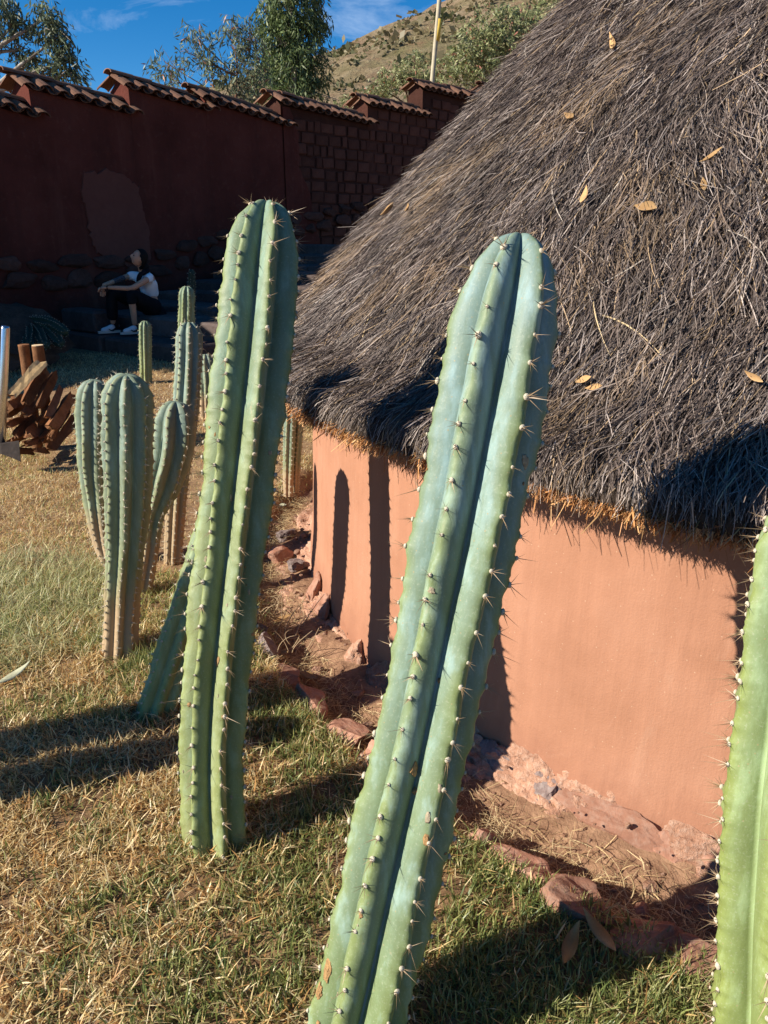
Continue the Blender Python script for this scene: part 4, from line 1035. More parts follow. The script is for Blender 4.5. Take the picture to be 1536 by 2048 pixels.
def shoe(an, toe_dir, parent, zf):
    d = toe_dir.normalized(); s = Vector((-d.y, d.x, 0)); sh = root_part('shoe', parent)
    heel = Vector((an.x, an.y, zf)) - d * .05
    vs = [heel + Vector((0, 0, .065)), heel + d * .07 + Vector((0, 0, .070)), heel + d * .15 + Vector((0, 0, .050)), heel + d * .225 + Vector((0, 0, .042)), heel + d * .03 + Vector((0, 0, .115))]
    u_ = link('shoe', skin_mesh('shoe', vs, [(0, 1), (1, 2), (2, 3), (1, 4)], [.042, .044, .042, .036, .036], 2, 1), 'white_leather', parent)
    # sole outline
    n_ = 20; ring = []
    for q in range(n_):
        a = 2 * PI * q / n_; t = .5 + .5 * math.cos(a); wd_ = .045 * (1 - .15 * (1 - t)) * math.sin(a); ring.append(heel + d * (-.045 + .305 * t) + s * wd_)
    V = [list(p + Vector((0, 0, .004))) for p in ring] + [list(p + Vector((0, 0, .034))) for p in ring]
    Q = [(q, (q + 1) % n_, n_ + (q + 1) % n_, n_ + q) for q in range(n_)]
    T3 = [(0, q + 1, q) for q in range(1, n_ - 1)] + [(n_, n_ + q, n_ + q + 1) for q in range(1, n_ - 1)]
    link('sole', mesh_np('sole', np.array(V), Q, T3), 'rubber_sole', u_)
    # dark curved flash and heel tab on the outer side
    for sg in (-1, 1):
        cv = []
        for t in np.linspace(0, 1, 9):
            cv.append((heel + d * (.02 + .10 * t) + s * sg * (.0465 - .006 * t) + Vector((0, 0, .078 - .045 * math.sin(t * PI * .8) + .012 * t)), .004 + .011 * math.sin(t * PI) ** .8 * (1 - .5 * t)))
        V, Q, T3 = tube([c_[0] for c_ in cv], [c_[1] for c_ in cv], 6)
        link('flash', mesh_np('flash', V, Q, T3, True), 'black_leather', u_)
    blob('heel_tab', heel - d * .028 + Vector((0, 0, .085)), d * .018, s * .034, Vector((0, 0, .028)), 'black_leather', u_)
def root_part(n, p): return p
shoe(Vector((anN.x, anN.y, 0)), Vector((-.85, -.52, 0)), person, .232)
shoe(Vector((anF.x, anF.y, 0)), Vector((-.85, -.45, 0)), person, .232)

# ------------------------------------------------------------------ firewood, posts, axe
def split_log(a, b, r_, seed, label, mat='hewn_wood', group='split firewood logs in the pile'):
    rr = random.Random(seed); a = Vector(a); b = Vector(b); b = b + (b - a) * rr.uniform(.1, .35); a = a - (b - a) * rr.uniform(0, .08); r_ *= rr.uniform(.7, 1.0); d = (b - a).normalized(); e = d.cross(Vector((rr.uniform(-.4, .4), rr.uniform(-.4, .4), 1))).normalized(); g = e.cross(d)
    shape = [(-1, -.75), (.9, -.8), (1.05, .15), (.25, 1.0), (-.75, .65)]
    if rr.random() < .4: shape = [(-1.25, -.55), (1.15, -.7), (.1, 1.1)]
    elif rr.random() < .6: shape = [(-1.05, -.6), (1.0, -.75), (.55, .75), (-.35, 1.0)]
    dense = []
    for q in range(len(shape)):
        x0_, y0_ = shape[q]; x1_, y1_ = shape[(q + 1) % len(shape)]
        for t_ in (0, .34, .67): dense.append((x0_ + (x1_ - x0_) * t_ + rr.gauss(0, .07), y0_ + (y1_ - y0_) * t_ + rr.gauss(0, .07)))
    shape = dense; K = 9; V = []; bow = rr.uniform(-.35, .35) * r_
    for k_ in range(K):
        t_ = k_ / (K - 1); p = a + (b - a) * t_ + e * bow * math.sin(t_ * PI); sc_ = r_ * (1 + .10 * math.sin(t_ * 5 + seed)) * (.9 if k_ in (0, K - 1) else 1)
        for x, y in shape: V.append(list(p + e * x * sc_ * (1 + .05 * rr.gauss(0, 1)) + g * y * sc_ * (1 + .05 * rr.gauss(0, 1)) + d * (rr.gauss(0, .012) if k_ in (0, K - 1) else 0)))
    n_ = len(shape); Q = []
    for k_ in range(K - 1):
        for q in range(n_): Q.append((k_ * n_ + q, k_ * n_ + (q + 1) % n_, (k_ + 1) * n_ + (q + 1) % n_, (k_ + 1) * n_ + q))
    c0 = len(V); V += [list(a), list(b)]
    T3 = [(c0, (q + 1) % n_, q) for q in range(n_)] + [(c0 + 1, (K - 1) * n_ + q, (K - 1) * n_ + (q + 1) % n_) for q in range(n_)]
    me = mesh_np('firewood_log', np.array(V), Q, T3); me.materials.append(M[mat]); me.materials.append(M['log_end'])
    mi = np.zeros(len(me.polygons), np.int32); mi[len(Q):] = 1; me.polygons.foreach_set('material_index', mi)
    o = link('firewood_log', me); recenter(o); return tag(o, label, 'log', group)
FY = 5.35
for q, (x0, y0, x1, y1, r_, y_a, y_b, lab) in enumerate([
    (26, 788, 70, 742, .042, 5.34, 5.52, 'topmost split log with a pale splintered face, leaning on the upright posts'),
    (52, 800, 82, 752, .048, 5.42, 5.62, 'shadowed reddish split log just below the pale splintered log'),
    (76, 812, 103, 758, .042, 5.36, 5.60, 'brown flat faced split log near the top right of the pile'),
    (95, 832, 117, 782, .034, 5.34, 5.60, 'narrow split log wedged between two flat faced logs in the pile'),
    (102, 850, 134, 800, .044, 5.32, 5.60, 'broad split log on the upper right side of the pile'),
    (101, 872, 131, 826, .030, 5.32, 5.60, 'thin dark split log above the lowest right log'),
    (100, 894, 142, 840, .044, 5.28, 5.56, 'lowest right split log lying on the ground with a lit end'),
    (18, 812, 44, 800, .040, 5.34, 5.60, 'stubby split log beside the axe handle, end towards the lawn'),
    (48, 828, 74, 806, .040, 5.33, 5.58, 'split log in the middle of the pile in dark shade'),
    (16, 850, 46, 838, .038, 5.33, 5.60, 'split log low on the left of the pile behind the axe'),
    (56, 868, 88, 846, .040, 5.33, 5.60, 'split log with shredded bark low in the middle of the pile'),
    (20, 884, 52, 868, .038, 5.30, 5.60, 'splintered short log just above the axe head'),
    (50, 888, 84, 880, .034, 5.28, 5.40, 'log lying crosswise at the bottom front of the pile'),
    (70, 900, 92, 902, .022, 5.24, 5.30, 'small offcut of wood on the ground in front of the pile'),
    (14, 830, 40, 812, .036, 5.38, 5.66, 'dark split log behind the axe handle halfway up the pile'),
    (34, 868, 66, 838, .034, 5.36, 5.62, 'thin reddish split log under the middle of the pile'),
    (78, 842, 108, 800, .030, 5.45, 5.70, 'shadowed thin log between the two flat faced logs'),
    (30, 900, 58, 902, .026, 5.22, 5.30, 'short stub of wood on the ground right of the axe head'),
    (84, 876, 118, 838, .034, 5.38, 5.66, 'split log sunk behind the lowest right log')]):
    split_log(at_Y(x0, y0, y_a), at_Y(x1, y1, y_b), r_, 500 + q, lab, 'pale_wood' if q == 0 else 'hewn_wood')
# splinters on the top log
rr = np.random.default_rng(3); pa, pb = at_Y(26, 780, 5.31), at_Y(68, 738, 5.49)
for lab, (x, y, Y_) in (('round wooden post standing behind the pile, left of two, bark on top', (47, 690, 5.75)), ('round wooden post standing behind the pile, right of two, pale cut top', (75, 691, 5.72))):
    tp = at_Y(x, y, Y_); bt = Vector((tp.x - .02, tp.y + .01, -.02)); r_ = .040
    pst = root('wooden_post', lab, 'post', (bt.x, bt.y, 0), 'two posts behind the firewood')
    V, Q, T3 = tube([bt + (tp - bt) * t for t in np.linspace(0, 1, 9)], [r_ * (1 + .05 * math.sin(t * 9 + x)) for t in np.linspace(0, 1, 9)], 14, False)
    link('trunk', mesh_np('trunk', V, Q, None, True), 'hewn_wood', pst)
    V, Q, T3 = tube([tp - Vector((0, 0, .006)), tp + Vector((0, 0, .004))], [r_ * 1.0, r_ * .985], 14); link('cut_end', mesh_np('cut_end', V, Q, T3), 'cut_wood' if x > 60 else 'hewn_wood', pst)
axb = at_Y(2, 903, 5.10); axt = at_Y(11, 652, 5.12)
axe = root('axe', 'axe with shiny steel tube handle standing head down beside the firewood', 'axe', (axb.x, axb.y, 0))
V, Q, T3 = tube([axb + (axt - axb) * t for t in (0, .5, .985, 1)], [.028, .028, .028, .024], 18); link('handle', mesh_np('handle', V, Q, T3, True), 'bright_steel', axe)
c = axb + Vector((.01, -.02, .035)); hd = []
prof2 = [(-.075, -.035, .030), (-.04, -.034, .032), (.03, -.036, .028), (.10, -.055, .012), (.155, -.075, .002)]   # (along, half height, half thickness)
V = []
ex, ey, ez = Vector((.95, -.25, -.10)).normalized(), Vector((.25, .95, 0)).normalized(), Vector((.08, 0, 1)).normalized()
for x, h_, t_ in prof2:
    for sy, sz in ((-1, -1), (1, -1), (1, 1), (-1, 1)): V.append(list(c + ex * x + ey * sy * t_ + ez * sz * -h_))
Q = [(k_ * 4 + q, k_ * 4 + (q + 1) % 4, (k_ + 1) * 4 + (q + 1) % 4, (k_ + 1) * 4 + q) for k_ in range(4) for q in range(4)] + [(3, 2, 1, 0), (16, 17, 18, 19)]
link('axe_head', mesh_np('axe_head', np.array(V), Q), 'dark_iron', axe)

# ------------------------------------------------------------------ kerb and loose stones
kerb = root('stone_edging', 'curved edging of flat red stones between lawn and ditch', 'edging', (.3, 1.75, 0))
k = 0
for px, py, ln_, wd_, ht_, m in [(530, 1290, .10, .06, .04, 'grey_stone'), (575, 1340, .10, .06, .035, 'pink_stone'), (625, 1395, .12, .07, .04, 'pink_stone'), (690, 1455, .13, .07, .04, 'pink_stone'), (760, 1520, .13, .07, .04, 'pink_stone'), (850, 1590, .13, .07, .04, 'pink_stone'),
                            (968, 1672, .055, .045, .035, 'pink_stone'), (1050, 1725, .12, .06, .05, 'pink_stone'), (1135, 1790, .13, .08, .055, 'pink_stone'), (1290, 1880, .15, .09, .055, 'pink_stone'), (1400, 1935, .12, .08, .05, 'pink_stone')]:
    p = at_z(px, py, .0); a = math.atan2(p.y - WC[1], p.x - WC[0]); er, et, ez = rot_z(a)
    stone_obj('stone', rock_geo(np.array([p.x, p.y, -.018]), et * ln_, er * wd_, ez * (ht_ + (.03, .0, .018, .008)[k % 4]) + er * .012 * (k % 3 - 1), 600 + k, .16, 15, ICO3), m, kerb); k += 1
for lab, px, py, sz, m in [('dark rounded rock at the left foot of the hut', 570, 1062, .070, 'grey_stone'), ('flat topped reddish rock below the dark rounded rock', 556, 1108, .085, 'pink_stone'), ('small dark stone beside the flat topped reddish rock', 590, 1130, .06, 'grey_stone'),
                           ('grey angular stone in the ditch by the tall green cactus', 522, 1262, .05, 'grey_stone'), ('pink stone lying in dry straw at the foot of the wall', 1283, 1808, .034, 'pink_stone'), ('small pink pebble right of the pink stone', 1352, 1830, .016, 'pink_stone'),
                           ('rough red clod in the ditch below the plinth', 640, 1330, .035, 'plinth_earth')]:
    p = at_z(px, py + 8, -.05); p.z = gv(p.x, p.y) + sz * .35
    o = stone_obj('rock', rock_geo(p, Vector((sz, sz * .2, 0)), Vector((-.15 * sz, sz * .8, 0)), Vector((0, 0, sz * .75)), int(px), .2, 9, ICO3), m); recenter(o); tag(o, lab, 'rock')

LR = []
for q in range(330):
    a = RND.uniform(rad(168), rad(272)); r_ = RND.gauss(3.33, .06) if q < 230 else RND.gauss(3.20, .03); r_ -= DR; x_ = WC[0] + r_ * math.cos(a); y_ = WC[1] + r_ * math.sin(a); sz = RND.uniform(.003, .008) * (3.2 if RND.random() < .12 else 1)
    LR.append(rock_geo((x_, y_, gv(x_, y_) + sz * .3 + (.045 if q >= 230 else 0)), Vector((sz * 1.2, sz * .3, 0)), Vector((-.2 * sz, sz, 0)), Vector((0, 0, sz * .8)), 900 + q, .3, 5, ICO1))
v, q_, t = join_parts(LR); o = link('rubble', mesh_np('rubble', v, None, t), 'plinth_earth'); o['kind'] = 'stuff'; tag(o, 'crumbs of earth and small stones along the foot of the hut', 'rubble')

# ------------------------------------------------------------------ fallen leaves
def leaf_geo(c, d, nrm, ln_, wd_, curl=.2, fold=.25, K=7):
    d = Vector(d).normalized(); nrm = Vector(nrm); nrm = (nrm - d * nrm.dot(d)).normalized(); s = d.cross(nrm); V = []
    for k_ in range(K):
        t = k_ / (K - 1); w_ = wd_ * .5 * max(.04, math.sin(PI * t ** .85)) ; p = Vector(c) + d * ((t - .5) * ln_) + nrm * (curl * ln_ * ((t - .5) ** 2) * 2)
        V += [list(p - s * w_ + nrm * w_ * fold * 2), list(p), list(p + s * w_ + nrm * w_ * fold * 2)]
    nv = len(V); V += [list(Vector(q) - nrm * .0008) for q in V]; Q = []
    for k_ in range(K - 1):
        for e in (0, 1):
            a = k_ * 3 + e; Q += [(a, a + 1, a + 4, a + 3), (nv + a, nv + a + 3, nv + a + 4, nv + a + 1)]
        a = k_ * 3; Q += [(a, a + 3, nv + a + 3, nv + a), (a + 2, nv + a + 2, nv + a + 5, a + 5)]
    return np.array(V), Q
def roof_hit(px, py):
    a, s_ = ray(px, py); D = np.array([a, 1, s_]); best = None
    for t in np.linspace(1.0, 6.5, 1400):
        p = np.array([0, 0, CAM_H]) + D * t; r = math.hypot(p[0] - HC[0], p[1] - HC[1])
        if r < 3.28:
            zr = np.interp(-r, -prof[5:, 0], prof[5:, 1])
            if p[2] <= zr + .028: return p, math.atan2(p[1] - HC[1], p[0] - HC[0]), r
    return None
for lab, px, py, an, ln_, wd_, fold in [('broad yellow curled leaf lying on the thatch, right of the blue-green cactus tip', 1297, 432, 10, .075, .036, .5), ('brown upright leaf stuck in the thatch left of the broad yellow leaf', 1175, 405, 75, .075, .022, .3),
        ('thin curled tan leaf on the thatch above the broad yellow leaf', 1411, 385, 65, .055, .018, .5), ('long twisted tan leaf high on the right of the thatch', 1425, 328, -50, .07, .014, .6), ('orange leaf with curled tip high on the thatch near the top', 1232, 102, 50, .13, .022, .4),
        ('crumpled pale leaf at the left edge of the thatch', 785, 430, -60, .085, .032, .6), ('small orange leaf at the left edge of the thatch', 824, 426, 40, .07, .02, .5), ('pale yellow leaf in the sunny middle of the thatch', 1146, 246, 25, .07, .024, .4),
        ('pale leaf on the thatch right of the blue-green cactus, upper of two', 1173, 772, -35, .042, .022, .4), ('pale broken leaf on the thatch right of the blue-green cactus, lower of two', 1193, 787, -20, .045, .020, .4), ('pale straw coloured leaf on the thatch at the right edge above the shadow', 1508, 768, 30, .055, .016, .4)]:
    h = roof_hit(px, py)
    if h is None: continue
    p, a, r = h; er, et, ez = rot_z(a); dn = er * .70 - ez * .71; d = -et * math.cos(rad(an)) - dn * math.sin(rad(an)); nrm = er * .71 + ez * .70
    V, Q = leaf_geo(p + nrm * .022, d, nrm, ln_, wd_, .35, fold); o = link('fallen_leaf', mesh_np('fallen_leaf', V, Q, None, True), 'dead_leaf'); recenter(o); tag(o, lab, 'leaf', 'dry leaves lying on the thatch')
for lab, px, py, an, ln_, wd_, m in [('long tan leaf leaning in the ditch, left of two crossed leaves', 1135, 1925, 60, .12, .034, 'dead_leaf'), ('tan leaf with a dark stem in the ditch, right of two crossed leaves', 1192, 1902, 115, .12, .034, 'dead_leaf'), ('pale grey-green sickle leaf lying on the lawn at the left edge', 33, 1375, 62, .15, .030, 'grey_leaf'),
        ('brown leaf beside the dark rock by the hut', 605, 1075, 30, .09, .05, 'dead_leaf'), ('curled tan leaf in the ditch near the tall green cactus', 565, 1230, 35, .09, .03, 'dead_leaf'), ('reddish leaf on the ditch edge behind the tall green cactus', 560, 1300, -20, .08, .035, 'dead_leaf'),
        ('brown leaf under the plinth at the left end of the wall', 620, 1345, -40, .09, .035, 'dead_leaf'), ('white scrap on the dry grass left of the hut', 566, 1004, -20, .05, .03, 'grey_leaf')]:
    p = at_z(px, py, -.02); z = gv(p.x, p.y) + .035; d = Vector((math.cos(rad(an)), math.sin(rad(an)), .12))
    V, Q = leaf_geo((p.x, p.y, z), d, (.1, -.35, .9), ln_, wd_, .3, .3); o = link('fallen_leaf', mesh_np('fallen_leaf', V, Q, None, True), m); recenter(o); tag(o, lab, 'leaf', 'fallen leaves on the ground')

# ------------------------------------------------------------------ grass
def in_view(x, y, z, m=120):
    dep = y * math.cos(PITCH) - (z - CAM_H) * math.sin(PITCH); upv = y * math.sin(PITCH) + (z - CAM_H) * math.cos(PITCH)
    px = 768 + FPX * x / dep; py = 1024 - FPX * upv / dep
    return (dep > .2) & (px > -m * 2.2) & (px < 1536 + m * 3) & (py < 2048 + m * 4)
def scatter(N, x0, x1, y0, y1, rmin):
    x = NR.uniform(x0, x1, N); y = NR.uniform(y0, y1, N); z = gz(x, y); r = ring_r(x, y)
    k_ = in_view(x, y, z) & (r > rmin); return x[k_], y[k_], z[k_]
GREEN = np.array([[.175, .215, .060], [.260, .295, .095], [.400, .400, .160], [.125, .175, .060], [.33, .32, .12]]); DRY = np.array([[.72, .56, .285], [.64, .455, .205], [.82, .68, .41], [.52, .29, .11]])
def greenness(x, y): 
    g = vfbm(x * 2.3 + 3, y * 2.3 + 1); g2 = vfbm(x * 7, y * 7 + 5)
    v = g * .75 + g2 * .45 - .60 + .22 * np.clip((x + .35) / .5, -1, .8) * (y < 2.2)
    return np.clip(.60 + v * 2.4, .10, .95)
VV = []; QQ = []; TT = []; CCc = []; off = 0
def add_blades(x, y, z, h, wd_, lean, curl, c):
    global off
    N = len(x); V, Q, T, C = blades(np.stack([x, y, z], 1), h, wd_, NR.uniform(0, 2 * PI, N), lean, curl, c)
    VV.append(V); QQ.append(Q + off); TT.append(T + off); CCc.append(C); off += len(V)
def pick(pal, N): return pal[NR.integers(0, len(pal), N)] * NR.uniform(.75, 1.3, N)[:, None]
# short green turf near the camera
x, y, z = scatter(175000, -1.7, 1.65, .70, 3.0, 3.51); g = greenness(x, y); cl = np.clip((vfbm(x * 16, y * 16 + 4) - .30) * 3.2, .05, 1); k_ = NR.random(len(x)) < g * 1.0 * cl; x, y, z = x[k_], y[k_], z[k_]; N = len(x)
tall = vfbm(x * 5 + 8, y * 5); h = NR.uniform(.022, .055, N) * (.6 + .9 * tall); add_blades(x, y, z - .004, h, NR.uniform(.0028, .0054, N), np.abs(NR.normal(.55, .38, N)), NR.normal(0, .25, N), pick(GREEN, N))
# dry, flattened clippings among it
x, y, z = scatter(195000, -1.7, 1.65, .70, 3.0, 3.50); g = greenness(x, y); cl = np.clip((vfbm(x * 13 + 9, y * 13) - .28) * 3.2, .08, 1); k_ = NR.random(len(x)) < (1.10 - g) * cl; x, y, z = x[k_], y[k_], z[k_]; N = len(x)
add_blades(x, y, z + NR.uniform(.0, .014, N), NR.uniform(.020, .060, N), NR.uniform(.0022, .0046, N), np.abs(NR.normal(1.05, .38, N)), NR.normal(0, .35, N), pick(DRY, N))
# middle and far lawn, paler and drier
x, y, z = scatter(150000, -3.2, 1.0, 2.8, 6.6, 3.40); g = vfbm(x * 1.1 + 2, y * 1.1); band = np.exp(-((y - 3.1) / .55) ** 2); bare = vfbm(x * .9 + 6, y * 1.4 + 2) > .60
k_ = ~(bare & (y > 3.4) & (NR.random(len(x)) < .85)); x, y, z, g, band = x[k_], y[k_], z[k_], g[k_], band[k_]; N = len(x)
gr = NR.random(N) < np.clip(g * .5 - .1 + band * .45, .03, .7); c = np.where(gr[:, None], pick(GREEN, N) * 1.15 + np.array([.05, .045, .015]), pick(DRY, N))
add_blades(x, y, z, NR.uniform(.02, .055, N) * (1 + band * .5), NR.uniform(.0022, .0042, N), np.abs(NR.normal(np.where(gr, .6, 1.0), .35, N)), NR.normal(0, .35, N), c)
x, y, z = scatter(60000, -5.5, .5, 6.0, 10.5, 3.40); k_ = vfbm(x * .8, y * .8) > .40; x, y, z = x[k_], y[k_], z[k_]; N = len(x)
add_blades(x, y, z, NR.uniform(.02, .06, N), NR.uniform(.004, .007, N), np.abs(NR.normal(1.0, .35, N)), NR.normal(0, .35, N), pick(DRY, N))
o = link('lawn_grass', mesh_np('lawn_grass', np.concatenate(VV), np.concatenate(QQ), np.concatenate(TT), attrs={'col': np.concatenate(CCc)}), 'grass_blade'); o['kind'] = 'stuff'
tag(o, 'patchy lawn of green grass and dry brown clippings', 'grass')
# longer tufts: fine seeding grass at left, green tufts round the cactus feet
def tuft_field(name, label, spots, mat='grass_blade'):
    V_, Q_, T_, C_ = [], [], [], []; of = 0
    for (x0, y0, sp, n_, h0, h1, pal, ln_) in spots:
        x = NR.normal(x0, sp, n_); y = NR.normal(y0, sp, n_); z = gz(x, y)
        V, Q, T, C = blades(np.stack([x, y, z], 1), NR.uniform(h0, h1, n_), NR.uniform(.0018, .0040, n_), NR.uniform(0, 2 * PI, n_), np.abs(NR.normal(ln_, .3, n_)), NR.normal(.25, .25, n_), pick(pal, n_))
        V_.append(V); Q_.append(Q + of); T_.append(T + of); C_.append(C); of += len(V)
    o = link(name, mesh_np(name, np.concatenate(V_), np.concatenate(Q_), np.concatenate(T_), attrs={'col': np.concatenate(C_)}), mat); o['kind'] = 'stuff'; tag(o, label, 'grass')
sp = []
PALE = np.array([[.54, .53, .29], [.46, .46, .24], [.64, .56, .32], [.34, .37, .16]])
for q in range(46):
    p = at_z(NR.uniform(-60, 205), NR.uniform(1110, 1330), 0); sp.append((p.x, p.y, .06, 105, .05, .14, PALE, .85))
tuft_field('feathery_grass', 'pale feathery long grass at the left beside the cactus clump', sp)
sp = []
for px, py, n_, h1 in [(430, 1700, 60, .06), (380, 1690, 60, .06), (490, 1700, 60, .06), (530, 1690, 40, .05), (600, 1640, 60, .05), (600, 1450, 90, .07), (560, 1420, 80, .07), (640, 1480, 60, .06), (690, 1540, 60, .05), (520, 1400, 50, .06), (300, 1320, 120, .10), (270, 1330, 90, .08), (190, 1290, 90, .1), (330, 1340, 70, .08), (1000, 1760, 90, .06), (1060, 1830, 90, .06), (960, 1700, 70, .06), (1100, 1900, 60, .06), (930, 1900, 80, .07), (880, 1980, 90, .07), (980, 1990, 90, .07), (1090, 2020, 90, .075), (1200, 2040, 90, .075), (1320, 2010, 90, .07), (1400, 2000, 80, .07), (1260, 1990, 60, .06), (560, 1760, 60, .055), (480, 1800, 80, .055), (580, 1880, 90, .06), (360, 1930, 60, .05), (600, 1980, 80, .06), (300, 2030, 70, .055), (200, 1700, 60, .05), (150, 1560, 60, .05)]:
    p = at_z(px, py, 0); sp.append((p.x, p.y, .045, n_ * 2, .025, h1, GREEN, .5))
tuft_field('green_tufts', 'fresh green grass tufts round the cactus feet and along the edging', sp)
# straw, thin stalks and curled twigs in the ditch
def ditch(N):
    a = NR.uniform(rad(165), rad(275), N); r = np.where(NR.random(N) < .90, NR.normal(3.385, .050, N), NR.normal(3.29, .04, N)); r = r - DR; x = WC[0] + r * np.cos(a); y = WC[1] + r * np.sin(a); z = gz(x, y) + NR.uniform(.0, .03, N)
    ln_ = NR.uniform(.02, .075, N) * np.where(NR.random(N) < .04, 2.6, 1); b = NR.uniform(0, 2 * PI, N); d = np.stack([np.cos(b), np.sin(b), NR.normal(.05, .22, N)], 1)
    t = np.linspace(0, 1, 5)[None, :, None]; s = np.stack([-np.sin(b), np.cos(b), 0 * b], 1)
    C = np.stack([x, y, z], 1)[:, None] + d[:, None] * ((t - .5) * ln_[:, None, None]) + s[:, None] * (t ** 2 * (NR.normal(0, .3, N) * ln_)[:, None, None]) - np.array([0, 0, 1.]) * ((t - .5) ** 2 * (.3 * ln_)[:, None, None])
    return ribbons(C, s + NR.normal(0, .4, (N, 3)), NR.uniform(.0010, .0022, N), pick(np.array([[.50, .37, .20], [.38, .26, .14], [.60, .48, .28], [.24, .14, .08]]), N), .5)
V, Q, C = ditch(13000)
o = link('ditch_straw', mesh_np('ditch_straw', V, Q, None, attrs={'col': C}), 'dry_stem'); o['kind'] = 'stuff'; tag(o, 'tangled dry straw lying in the ditch along the hut', 'straw')
def twigs():
    L_ = []
    for q in range(34):
        p = at_z(RND.uniform(515, 610), RND.uniform(1150, 1330), -.03); b = RND.uniform(0, 2 * PI); h = RND.uniform(.06, .17); cv = RND.uniform(-1, 1); pts_ = []
        for t in np.linspace(0, 1, 8): pts_.append(p + Vector((math.cos(b + cv * t * 2) * h * .6 * t, math.sin(b + cv * t * 2) * h * .6 * t, h * (t - .55 * t * t * abs(cv)))))
        L_.append(tube(pts_, np.linspace(.0022, .0010, 8), 4, False))
    return join_parts(L_)
V, Q, T3 = twigs(); o = link('dry_twigs', mesh_np('dry_twigs', V, Q, T3, True, attrs={'col': np.tile([.40, .29, .18], (len(V), 1))}), 'dry_stem'); o['kind'] = 'stuff'; tag(o, 'curled pale dry twigs by the foot of the tall green cactus', 'twigs')

# ------------------------------------------------------------------ trees and bushes beyond the wall
def tree(name, label, base, clumps, nleaf, leaf_len, leaf_w, pal, limb_r, barkm='bark', droop=.7, group='trees beyond the wall', top=None, spray=14, accents=None):
    """clumps: (centre, rx, rz, weight)"""
    r_ = root(name, label, 'tree', tuple(base), group)
    base = Vector(base); tw = []
    top = Vector(top) if top is not None else max((c[0] for c in clumps), key=lambda p: p.z)
    K = 9; trunk = [base + (top - base) * t + Vector((math.sin(t * 5 + base.x) * .12, math.cos(t * 4) * .1, 0)) * (t * (1 - t) * 3) for t in np.linspace(0, 1, K)]
    tw.append(tube(trunk, np.linspace(limb_r, limb_r * .2, K), 8))
    lim = []
    for c, rx, rz, wgt in clumps:
        ti = min(range(K), key=lambda i_: abs(trunk[i_].z - (c.z - rz * .9 - .25 * (c - trunk[i_]).length))); a = trunk[ti]; mid = a.lerp(c, .5) + Vector((RND.gauss(0, .12), RND.gauss(0, .12), .05)) * rx
        pts_ = [a, a.lerp(mid, .6), mid, mid.lerp(c, .6), c, c + Vector((RND.gauss(0, .3) * rx, RND.gauss(0, .3) * rx, rz * .6))]; lim.append(tube(pts_, np.linspace(limb_r * .42, limb_r * .08, 6), 6, False))
        for _ in range(5):
            e = c + Vector((RND.gauss(0, .55) * rx, RND.gauss(0, .55) * rx, RND.gauss(.1, .55) * rz)); m2 = c.lerp(e, .5) + Vector((RND.gauss(0, .08), RND.gauss(0, .08), RND.gauss(.04, .06)))
            lim.append(tube([mid.lerp(c, .7), m2, e], [limb_r * .14, limb_r * .09, limb_r * .04], 5, False))
    V, Q, T3 = join_parts(tw); link('trunk', mesh_np('trunk', V, Q, T3, True), barkm, r_)
    V, Q, T3 = join_parts(lim); link('limbs', mesh_np('limbs', V, Q, T3, True), barkm, r_)
    wt = np.array([c[3] for c in clumps], float); wt /= wt.sum(); Vs = []; Cs = []
    for (c, rx, rz, _), w_ in zip(clumps, wt):
        ns = max(3, int(nleaf * w_ / spray)); d = NR.normal(0, 1, (ns, 3)); d /= np.linalg.norm(d, axis=1)[:, None]; rr_ = NR.random(ns)[:, None] ** .45
        sp_ = np.array(list(c)) + d * rr_ * np.array([rx, rx, rz])
        t = NR.random((ns, spray)); hang = np.stack([NR.normal(0, .35, ns), NR.normal(0, .35, ns), -np.full(ns, droop)], 1); hang[:, :2] += d[:, :2] * .5
        Lq = leaf_len * 1.7
        p = sp_[:, None] + hang[:, None] * (t * Lq)[..., None] + NR.normal(0, leaf_len * .38, (ns, spray, 3))
        p = p.reshape(-1, 3); N = len(p)
        ld = np.repeat(hang, spray, 0) + NR.normal(0, .55, (N, 3)); ld /= np.linalg.norm(ld, axis=1)[:, None]; sd = np.cross(ld, NR.normal(0, 1, (N, 3))); sd /= np.linalg.norm(sd, axis=1)[:, None]
        Lf = (leaf_len * NR.uniform(.6, 1.25, N))[:, None]; wf = (leaf_w * NR.uniform(.7, 1.2, N))[:, None]
        Vs.append(np.stack([p - ld * Lf * .5, p + sd * wf * .5 - ld * Lf * .08, p + ld * Lf * .5, p - sd * wf * .5 - ld * Lf * .08], 1).reshape(-1, 3))
        col = pal[NR.integers(0, len(pal), N)] * NR.uniform(.7, 1.3, N)[:, None]
        if accents is not None: a_ = NR.random(N) < accents[1]; col[a_] = np.array(accents[0]) * NR.uniform(.8, 1.2, a_.sum())[:, None]
        Cs.append(np.repeat(col, 4, 0))
    Vs = np.concatenate(Vs); link('crown', mesh_np('crown', Vs, np.arange(len(Vs)).reshape(-1, 4), attrs={'col': np.concatenate(Cs)}), 'tree_leaf', r_)
    return r_
EUC = np.array([[.085, .115, .068], [.115, .145, .085], [.15, .175, .09], [.065, .09, .058]]); OLV = np.array([[.22, .25, .11], [.28, .30, .13], [.17, .20, .085], [.34, .34, .17]]); BRT = np.array([[.12, .165, .058], [.09, .13, .05], [.17, .215, .08], [.07, .105, .045]])
def CL(px, py, Y, r, rz=None, w_=1.0):
    sc_ = Y * 1.02 / FPX; return (at_Y(px, py, Y), r * sc_, (rz or r) * sc_, w_ * r * (rz or r) / 900)
